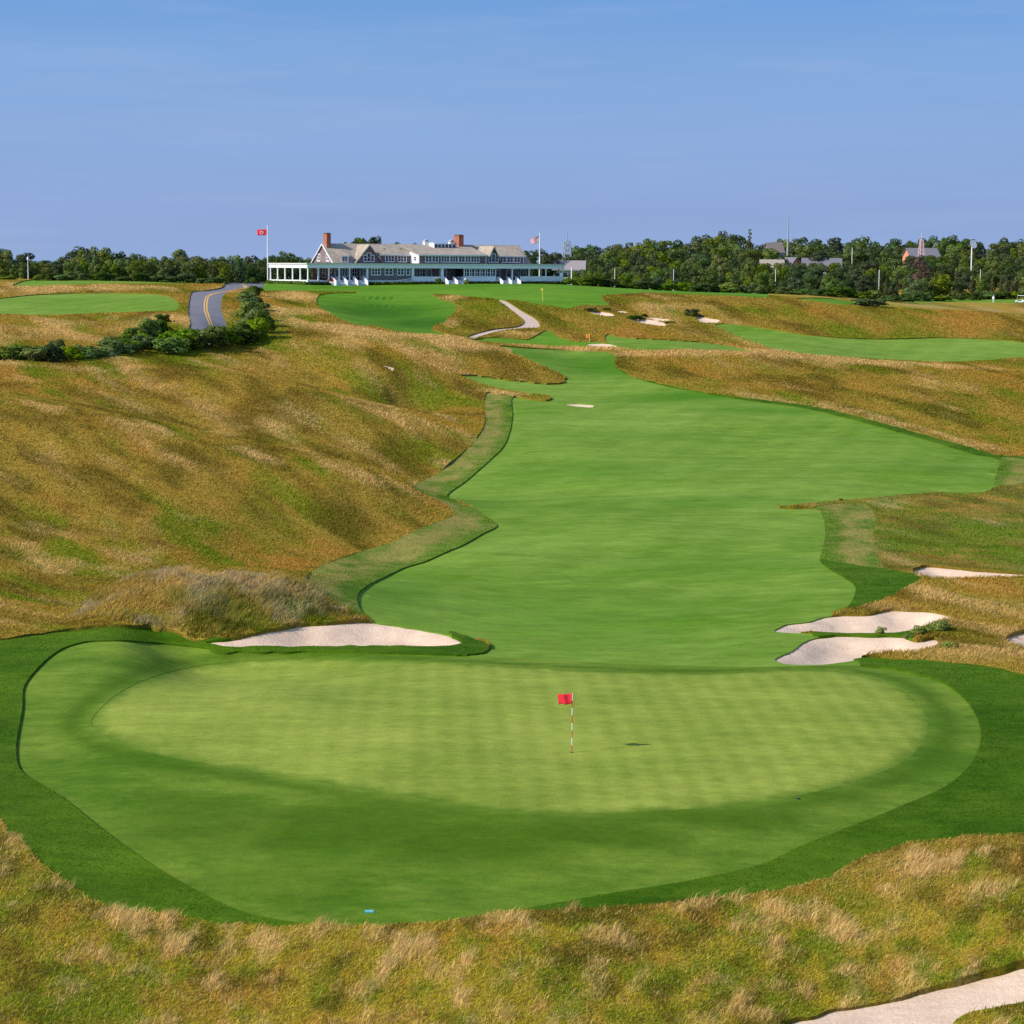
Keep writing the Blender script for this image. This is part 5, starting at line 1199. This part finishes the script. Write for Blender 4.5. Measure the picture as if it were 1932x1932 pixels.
# ------------------------------------------------------------------ far buildings
def gable_house(name, u0, u1, vtop, vbase, Y, depth, rz, wallm, roofm, label, rise=.4, gable_front=False, wins=4, cat='house'):
    a = at_depth(u0, vbase, Y); b = at_depth(u1, vbase, Y); top = at_depth(u0, vtop, Y)[2]; w = b[0] - a[0]
    g = h1((a[0] + b[0]) / 2, Y); zb = a[2]; o = empty(name, ((a[0] + b[0]) / 2, Y, min(g, zb)), rz, label, cat)
    z0 = 0; H_ = top - min(g, zb); he = H_ * (1 - rise) if H_ * rise < 4 else H_ - 3.0
    X = w / 2
    if gable_front:
        MB().prism([(-X, z0 - .5), (X, z0 - .5), (X, he), (0, H_ - .15), (-X, he)], 'y', 0, depth).build('wall', wallm, o)
        MB().prism([(-X - .4, he - .25), (0, H_ - .1), (X + .4, he - .25), (X + .4, he), (0, H_ + .1), (-X - .4, he)], 'y', -.5, depth + .5).build('roof', roofm, o)
    else:
        MB().prism([(0, z0 - .5), (depth, z0 - .5), (depth, he), (depth / 2, H_ - .15), (0, he)], 'x', -X, X).build('wall', wallm, o)
        MB().prism([(-.5, he - .3), (depth / 2, H_ - .1), (depth + .5, he - .3), (depth + .5, he - .05), (depth / 2, H_ + .1), (-.5, he - .05)], 'x', -X - .4, X + .4).build('roof', roofm, o)
        for k in range(wins):
            s = -X + w * (k + .5) / wins; f = MB().box(s - .75, s + .75, -.07, -.004, he - 2.1, he - .6).build('window', WHITE, o); MB().box(s - .6, s + .6, -.10, -.072, he - 1.95, he - .75).build('pane', GLASS, f)
    return o
GREYR = flat('grey_shingle_roof', (.17, .16, .18), .9, .2); TANW = flat('tan_wall', (.30, .25, .18), .9); REDW = flat('red_barn_wall', (.62, .17, .12), .9); GREYW = flat('grey_wall', (.26, .25, .26), .9); PINKB = flat('orange_brick_wall', (.62, .26, .16), .9)
gable_house('barn', 1514, 1586, 487, 501, 640, 11, -.15, flat('pale_barn_wall', (.36, .34, .28), .9), GREYR, 'long low barn with a grey roof in the right wood', .45, False, 5, 'barn')
gable_house('barn', 1491, 1513, 486, 501, 638, 12, .25, REDW, GREYR, 'red gabled barn end in the right wood, left of the grey roofed barn', .45, True, 0, 'barn')
gable_house('brick_house', 1718, 1774, 468, 486, 700, 10, .1, PINKB, GREYR, 'orange brick house with a grey roof beside the lattice tower', .35, False, 4)
gable_house('shingle_house', 1452, 1479, 458, 484, 662, 9, .1, GREYW, flat('brown_roof', (.17, .14, .125), .9), 'grey shingled house in the wood left of the thin mast', .3, False, 3)
gable_house('shed', 1438, 1480, 490, 500, 602, 7, 0, TANW, flat('pale_tan_roof', (.36, .31, .25), .9), 'low tan roofed shed in the wood below the grey house', .5, False, 3, 'shed')
gable_house('pavilion', 1044, 1102, 492, 505, 516, 7, -.05, flat('lilac_white_wall', (.50, .46, .48), .8), flat('pavilion_roof', (.30, .26, .26), .9), 'low pale pavilion beyond the right end of the clubhouse', .35, False, 4, 'pavilion')

# masts, lattice towers, posts
STEEL = flat('grey_steel', (.33, .36, .40), .5, .1); PSTEEL = flat('pale_red_steel', (.66, .46, .46), .5)
def mast(u, vt, vb, Y, r, label, m=STEEL):
    a = at_depth(u, vt, Y); g = h1(a[0], Y); o = empty('radio_mast', (a[0], Y, g), 0, label, 'mast'); h = a[2] - g
    MB().tube([(0, 0, -.3), (0, 0, h * .55)], [r, r * .9], 8).build('lower_pole', m, o); MB().tube([(0, 0, h * .55), (0, 0, h)], [r * .6, r * .35], 8).build('upper_pole', m, o)
    MB().tube([(0, 0, h * .55 - .15), (0, 0, h * .55 + .15)], r * 1.3, 8).build('joint_collar', m, o)
mast(1487.5, 405, 492, 700, .36, 'thin grey radio mast rising high above the right wood')
def lattice(u, vt, Y, wb, wt, label, m):
    a = at_depth(u, vt, Y); g = h1(a[0], Y); h = a[2] - g; o = empty('lattice_tower', (a[0], Y, g), .3, label, 'tower')
    legs = []
    for sx, sy in ((-1, -1), (1, -1), (1, 1), (-1, 1)): MB().tube([(sx * wb / 2, sy * wb / 2, -.3), (sx * wt / 2, sy * wt / 2, h)], .14, 6).build('leg', m, o)
    br = MB(); n = 8; C4 = ((-1, -1), (1, -1), (1, 1), (-1, 1))
    for k in range(n):
        z0_, z1_ = h * k / n, h * (k + 1) / n; w0 = (wb + (wt - wb) * k / n) / 2; w1 = (wb + (wt - wb) * (k + 1) / n) / 2
        for q in range(4):
            A, B = C4[q], C4[(q + 1) % 4]
            br.tube([(A[0] * w0, A[1] * w0, z0_), (B[0] * w1, B[1] * w1, z1_)], .08, 5); br.tube([(A[0] * w1, A[1] * w1, z1_), (B[0] * w1, B[1] * w1, z1_)], .08, 5)
    br.build('bracing', m, o); MB().tube([(0, 0, h - .1), (0, 0, h + 2.2)], .10, 6).build('antenna', m, o)
    return o
lattice(1070, 455, 545, 2.6, 1.2, 'grey lattice tower behind the pale pavilion', STEEL)
lattice(1739, 452, 690, 2.6, .7, 'pale reddish lattice tower by the orange brick house', PSTEEL)
def post(u, vt, vb, Y, r, label, name='post', cat='post', cap=True, group=None):
    a = at_depth(u, vt, Y); zb = min(at_depth(u, vb, Y)[2], a[2] - 1); g = h1(a[0], Y); zb = g
    o = empty(name, (a[0], Y, zb), 0, label, cat, group); h = a[2] - zb
    MB().tube([(0, 0, -.3), (0, 0, h)], [r, r * .9], 8).build('shaft', POLE, o)
    if cap: MB().tube([(0, 0, h), (0, 0, h + .06), (0, 0, h + .14)], [r * 1.3, r * 1.3, r * .3], 8).build('cap', POLE, o)
post(1078.5, 505, 537, 462, .15, 'tallest white post, standing just right of the clubhouse')
post(1160, 509, 523, 482, .075, 'short white post against the wood, second from the clubhouse')
post(1271, 509, 523, 490, .075, 'white post against the wood, third from the clubhouse')
post(1463.5, 509, 522, 494, .075, 'white post against the wood below the tan shed')
post(1659, 510, 530, 524, .09, 'white post among dark cedars, right of the barns')
post(1850, 509, 521, 548, .075, 'white post among cedars near the right edge')
post(1608, 468, 490, 640, .10, 'tall pale pole beside the grey roofed barn', 'utility_pole', 'pole', True)
def lamp(u, vt, Y, label):
    a = at_depth(u, vt, Y); g = h1(a[0], Y); o = empty('lamp_post', (a[0], Y, g), 0, label, 'lamp post'); h = a[2] - g
    MB().tube([(0, 0, -.2), (0, 0, h)], [.10, .07], 8).build('pole', POLE, o)
    MB().tube([(0, 0, h), (0, 0, h + .1), (0, 0, h + .55), (0, 0, h + .7)], [.08, .22, .2, .05], 10).build('lantern', POLE, o)
lamp(52.5, 491, 426, 'white lamp post in front of the trees at far left')
r_ = at_depth(1834, 458, 650); g = h1(r_[0], 650); o = empty('dish_mast', (r_[0], 650, g), 0, 'white dish on a mast above the right wood', 'dish')
hh = at_depth(1834, 462, 650)[2] - g; MB().tube([(0, 0, -.3), (0, 0, hh)], .2, 8).build('pole', POLE, o)
MB().tube([(0, -.2, hh), (.15, -.5, hh + .1), (.3, -.75, hh + .2)], [.2, 1.0, 1.35], 14).build('dish', POLE, o)

# ------------------------------------------------------------------ golf carts and a golfer on the distant green
TYRE = flat('tyre_rubber', (.02, .02, .02), .9)
def cart(u, v, rz, body, roof, label, group):
    p = hit1(u, v, ) if False else hit([u], [v], 30, 1000)[0]
    o = empty('golf_cart', tuple(p), rz, label, 'golf cart', group)
    MB().prism([(-1.15, .28), (1.15, .28), (1.2, .62), (.75, .80), (.55, .45), (-.25, .45), (-.3, .80), (-1.15, .85)], 'y', -.55, .55).build('body', body, o)
    MB().box(-.35, .35, -.5, .5, .80, .92).box(-.42, -.30, -.5, .5, .92, 1.3).build('seat', flat('seat_beige', (.5, .45, .35), .8), o)
    MB().prism([(-1.0, 1.80), (.75, 1.80), (.70, 1.90), (-.95, 1.90)], 'y', -.6, .6).build('roof', roof, o)
    for x_, xt in ((-.95, -.95), (.85, .65)):
        for y_ in (-.5, .5): MB().tube([(x_, y_, .75), (xt, y_, 1.82)], .03, 6).build('roof_post', STEEL, o)
    for x_ in (-.75, .80):
        for y_ in (-.52, .52):
            w = MB().tube([(x_, y_ - .09, .23), (x_, y_ + .09, .23)], .23, 14).build('wheel', TYRE, o); MB().tube([(x_, y_ - .10, .23), (x_, y_ + .10, .23)], .11, 10).build('rim', STEEL, w)
DKB = flat('dark_cart_body', (.03, .035, .04), .35)
cart(1767, 562, .3, DKB, DKB, 'dark golf cart at the left end of the distant green, the nearer to the scrub', 'carts by the distant green')
cart(1777, 562, .2, DKB, flat('pale_cart_roof', (.6, .6, .6), .5), 'dark golf cart with a pale roof parked right beside another cart', 'carts by the distant green')
cart(1925, 572, 2.9, WHITE, WHITE, 'white golf cart at the right edge by the distant green', 'carts by the distant green')
def golfer(u, v, label):
    p = hit([u], [v], 30, 1000)[0]; o = empty('person', tuple(p), 2.6, label, 'person')
    V = [(0, 0, .95), (0, 0, 1.18), (0, .01, 1.40), (0, .02, 1.53), (0, .03, 1.66), (0, .03, 1.75), (.10, 0, .90), (.12, .03, .50), (.12, -.02, .07), (.13, .14, .03), (-.10, 0, .90), (-.13, -.02, .50), (-.14, -.04, .07), (-.14, .12, .03),
         (.19, 0, 1.40), (.26, .06, 1.12), (.14, .24, .95), (-.19, 0, 1.40), (-.25, .08, 1.12), (-.02, .26, .93)]
    E = [(0, 1), (1, 2), (2, 3), (3, 4), (4, 5), (0, 6), (6, 7), (7, 8), (8, 9), (0, 10), (10, 11), (11, 12), (12, 13), (2, 14), (14, 15), (15, 16), (2, 17), (17, 18), (18, 19)]
    R = [.15, .14, .16, .06, .10, .07, .09, .065, .045, .04, .09, .065, .045, .04, .065, .048, .035, .065, .048, .035]
    me = bpy.data.meshes.new('body'); me.from_pydata(V, E, []); b = bpy.data.objects.new('body', me); COL.objects.link(b); b.parent = o
    m = b.modifiers.new('skin', 'SKIN'); sv = me.skin_vertices[0].data
    for q, rr in zip(sv, R): q.radius = (rr, rr)
    sv[0].use_root = True; b.modifiers.new('sub', 'SUBSURF').render_levels = 2
    t = NT('golfer_clothes', .8, .1); sp = t.n('ShaderNodeSeparateXYZ'); t.l(t.coord(), sp.inputs[0])
    t.col(t.mix(t.math('GREATER_THAN', sp.outputs[2], .92), (.72, .70, .66), t.mix(t.math('GREATER_THAN', sp.outputs[2], 1.5), (.85, .85, .84), (.45, .27, .19)))); me.materials.append(t.m)
    MB().tube([(0, .03, 1.76), (0, .03, 1.84), (0, .03, 1.88)], [.115, .10, .04], 12).add([(-.08, .10, 1.765), (.08, .10, 1.765), (.07, .22, 1.755), (-.07, .22, 1.755), (-.08, .10, 1.785), (.08, .10, 1.785), (.07, .22, 1.77), (-.07, .22, 1.77)], [(0, 1, 2, 3), (4, 7, 6, 5), (0, 4, 5, 1), (1, 5, 6, 2), (2, 6, 7, 3), (3, 7, 4, 0)]).build('cap', WHITE, o)
golfer(1874, 571, 'person in white standing on the distant green at the right')
# ------------------------------------------------------------------ camera, sun, sky
cam = bpy.data.cameras.new('camera'); co = bpy.data.objects.new('camera', cam); COL.objects.link(co)
cam.sensor_width = 36; cam.lens = 36 * F / 1932; cam.clip_end = 60000; cam.clip_start = .5
M = Matrix(((_r[0], _u[0], -_f[0], 0), (_r[1], _u[1], -_f[1], 0), (_r[2], _u[2], -_f[2], CAMZ), (0, 0, 0, 1)))
co.matrix_world = M; SC.camera = co
SUN_AZ = (-.907, -.42); SUN_EL = math.radians(33.5)
sl = bpy.data.lights.new('sun', 'SUN'); so = bpy.data.objects.new('sun', sl); COL.objects.link(so)
sl.energy = 3.5; sl.angle = math.radians(.5); sl.color = (1, .93, .82)
sd = Vector((SUN_AZ[0] * math.cos(SUN_EL), SUN_AZ[1] * math.cos(SUN_EL), math.sin(SUN_EL))).normalized()
so.rotation_euler = sd.to_track_quat('Z', 'Y').to_euler(); so.location = (-60, -30, 60)
wd = bpy.data.worlds.new('World'); SC.world = wd; wd.use_nodes = True
nt = wd.node_tree; bg = nt.nodes['Background']
sk = nt.nodes.new('ShaderNodeTexSky'); sk.sky_type = 'NISHITA'; sk.sun_disc = False
sk.sun_elevation = SUN_EL; sk.sun_rotation = math.atan2(SUN_AZ[0], SUN_AZ[1])
sk.air_density = 1.0; sk.dust_density = .3; sk.ozone_density = 3.0; sk.altitude = 0
# clear summer sky: the low band carries a slight violet haze, higher up it is the plain daylight sky
tc = nt.nodes.new('ShaderNodeTexCoord'); sx = nt.nodes.new('ShaderNodeSeparateXYZ'); nt.links.new(tc.outputs['Generated'], sx.inputs[0])
rp = nt.nodes.new('ShaderNodeValToRGB'); nt.links.new(sx.outputs[2], rp.inputs[0])
EXPO = .60; BGS = .15; kk = 1 / (2 ** EXPO * BGS)
stops = [(0.0, (.295, .410, .690)), (.022, (.275, .400, .690)), (.055, (.262, .410, .715)), (.095, (.225, .405, .735)), (.125, (.160, .355, .725)), (.30, (.09, .24, .60))]
el = rp.color_ramp.elements
while len(el) < len(stops): el.new(.5)
for q, (pos, c) in zip(el, stops): q.position = pos; q.color = (*c, 1)
ns = nt.nodes.new('ShaderNodeTexNoise'); ns.inputs['Scale'].default_value = 1.0; ns.inputs['Detail'].default_value = 4
mp = nt.nodes.new('ShaderNodeMapping'); mp.inputs['Scale'].default_value = (2.5, 2.5, 30); nt.links.new(tc.outputs['Generated'], mp.inputs[0]); nt.links.new(mp.outputs[0], ns.inputs[0])
mr = nt.nodes.new('ShaderNodeMapRange'); nt.links.new(ns.outputs[0], mr.inputs[0]); mr.inputs[1].default_value = .3; mr.inputs[2].default_value = .7; mr.inputs[3].default_value = .965 * kk; mr.inputs[4].default_value = 1.035 * kk
vm = nt.nodes.new('ShaderNodeVectorMath'); vm.operation = 'SCALE'; nt.links.new(rp.outputs[0], vm.inputs[0]); nt.links.new(mr.outputs[0], vm.inputs['Scale'])
# a few thin wisps of high cloud
wn = nt.nodes.new('ShaderNodeTexNoise'); wn.inputs['Scale'].default_value = 1.0; wn.inputs['Detail'].default_value = 6; wn.inputs['Roughness'].default_value = .62
wm = nt.nodes.new('ShaderNodeMapping'); wm.inputs['Scale'].default_value = (7, 7, 75); wm.inputs['Location'].default_value = (3.1, 1.7, 0); wm.inputs['Rotation'].default_value = (.03, .02, 0)
nt.links.new(tc.outputs['Generated'], wm.inputs[0]); nt.links.new(wm.outputs[0], wn.inputs[0])
wr = nt.nodes.new('ShaderNodeMapRange'); nt.links.new(wn.outputs[0], wr.inputs[0]); wr.inputs[1].default_value = .50; wr.inputs[2].default_value = .85; wr.inputs[4].default_value = .30
wx = nt.nodes.new('ShaderNodeMix'); wx.data_type = 'RGBA'; nt.links.new(wr.outputs[0], wx.inputs[0]); nt.links.new(vm.outputs[0], wx.inputs[6]); wx.inputs[7].default_value = (.43 * kk, .52 * kk, .73 * kk, 1)
mz = nt.nodes.new('ShaderNodeMapRange'); nt.links.new(sx.outputs[2], mz.inputs[0]); mz.inputs[1].default_value = .14; mz.inputs[2].default_value = .45
mx = nt.nodes.new('ShaderNodeMix'); mx.data_type = 'RGBA'; nt.links.new(mz.outputs[0], mx.inputs[0]); nt.links.new(wx.outputs[2], mx.inputs[6]); nt.links.new(sk.outputs[0], mx.inputs[7])
nt.links.new(mx.outputs[2], bg.inputs[0]); bg.inputs[1].default_value = BGS
vs = SC.view_settings; vs.view_transform = 'Standard'; vs.look = 'None'; vs.exposure = EXPO; vs.gamma = 1
SC.cycles.max_bounces = 5; SC.cycles.diffuse_bounces = 2; SC.cycles.glossy_bounces = 2; SC.cycles.transmission_bounces = 2; SC.cycles.transparent_max_bounces = 6
SC.cycles.use_denoising = False
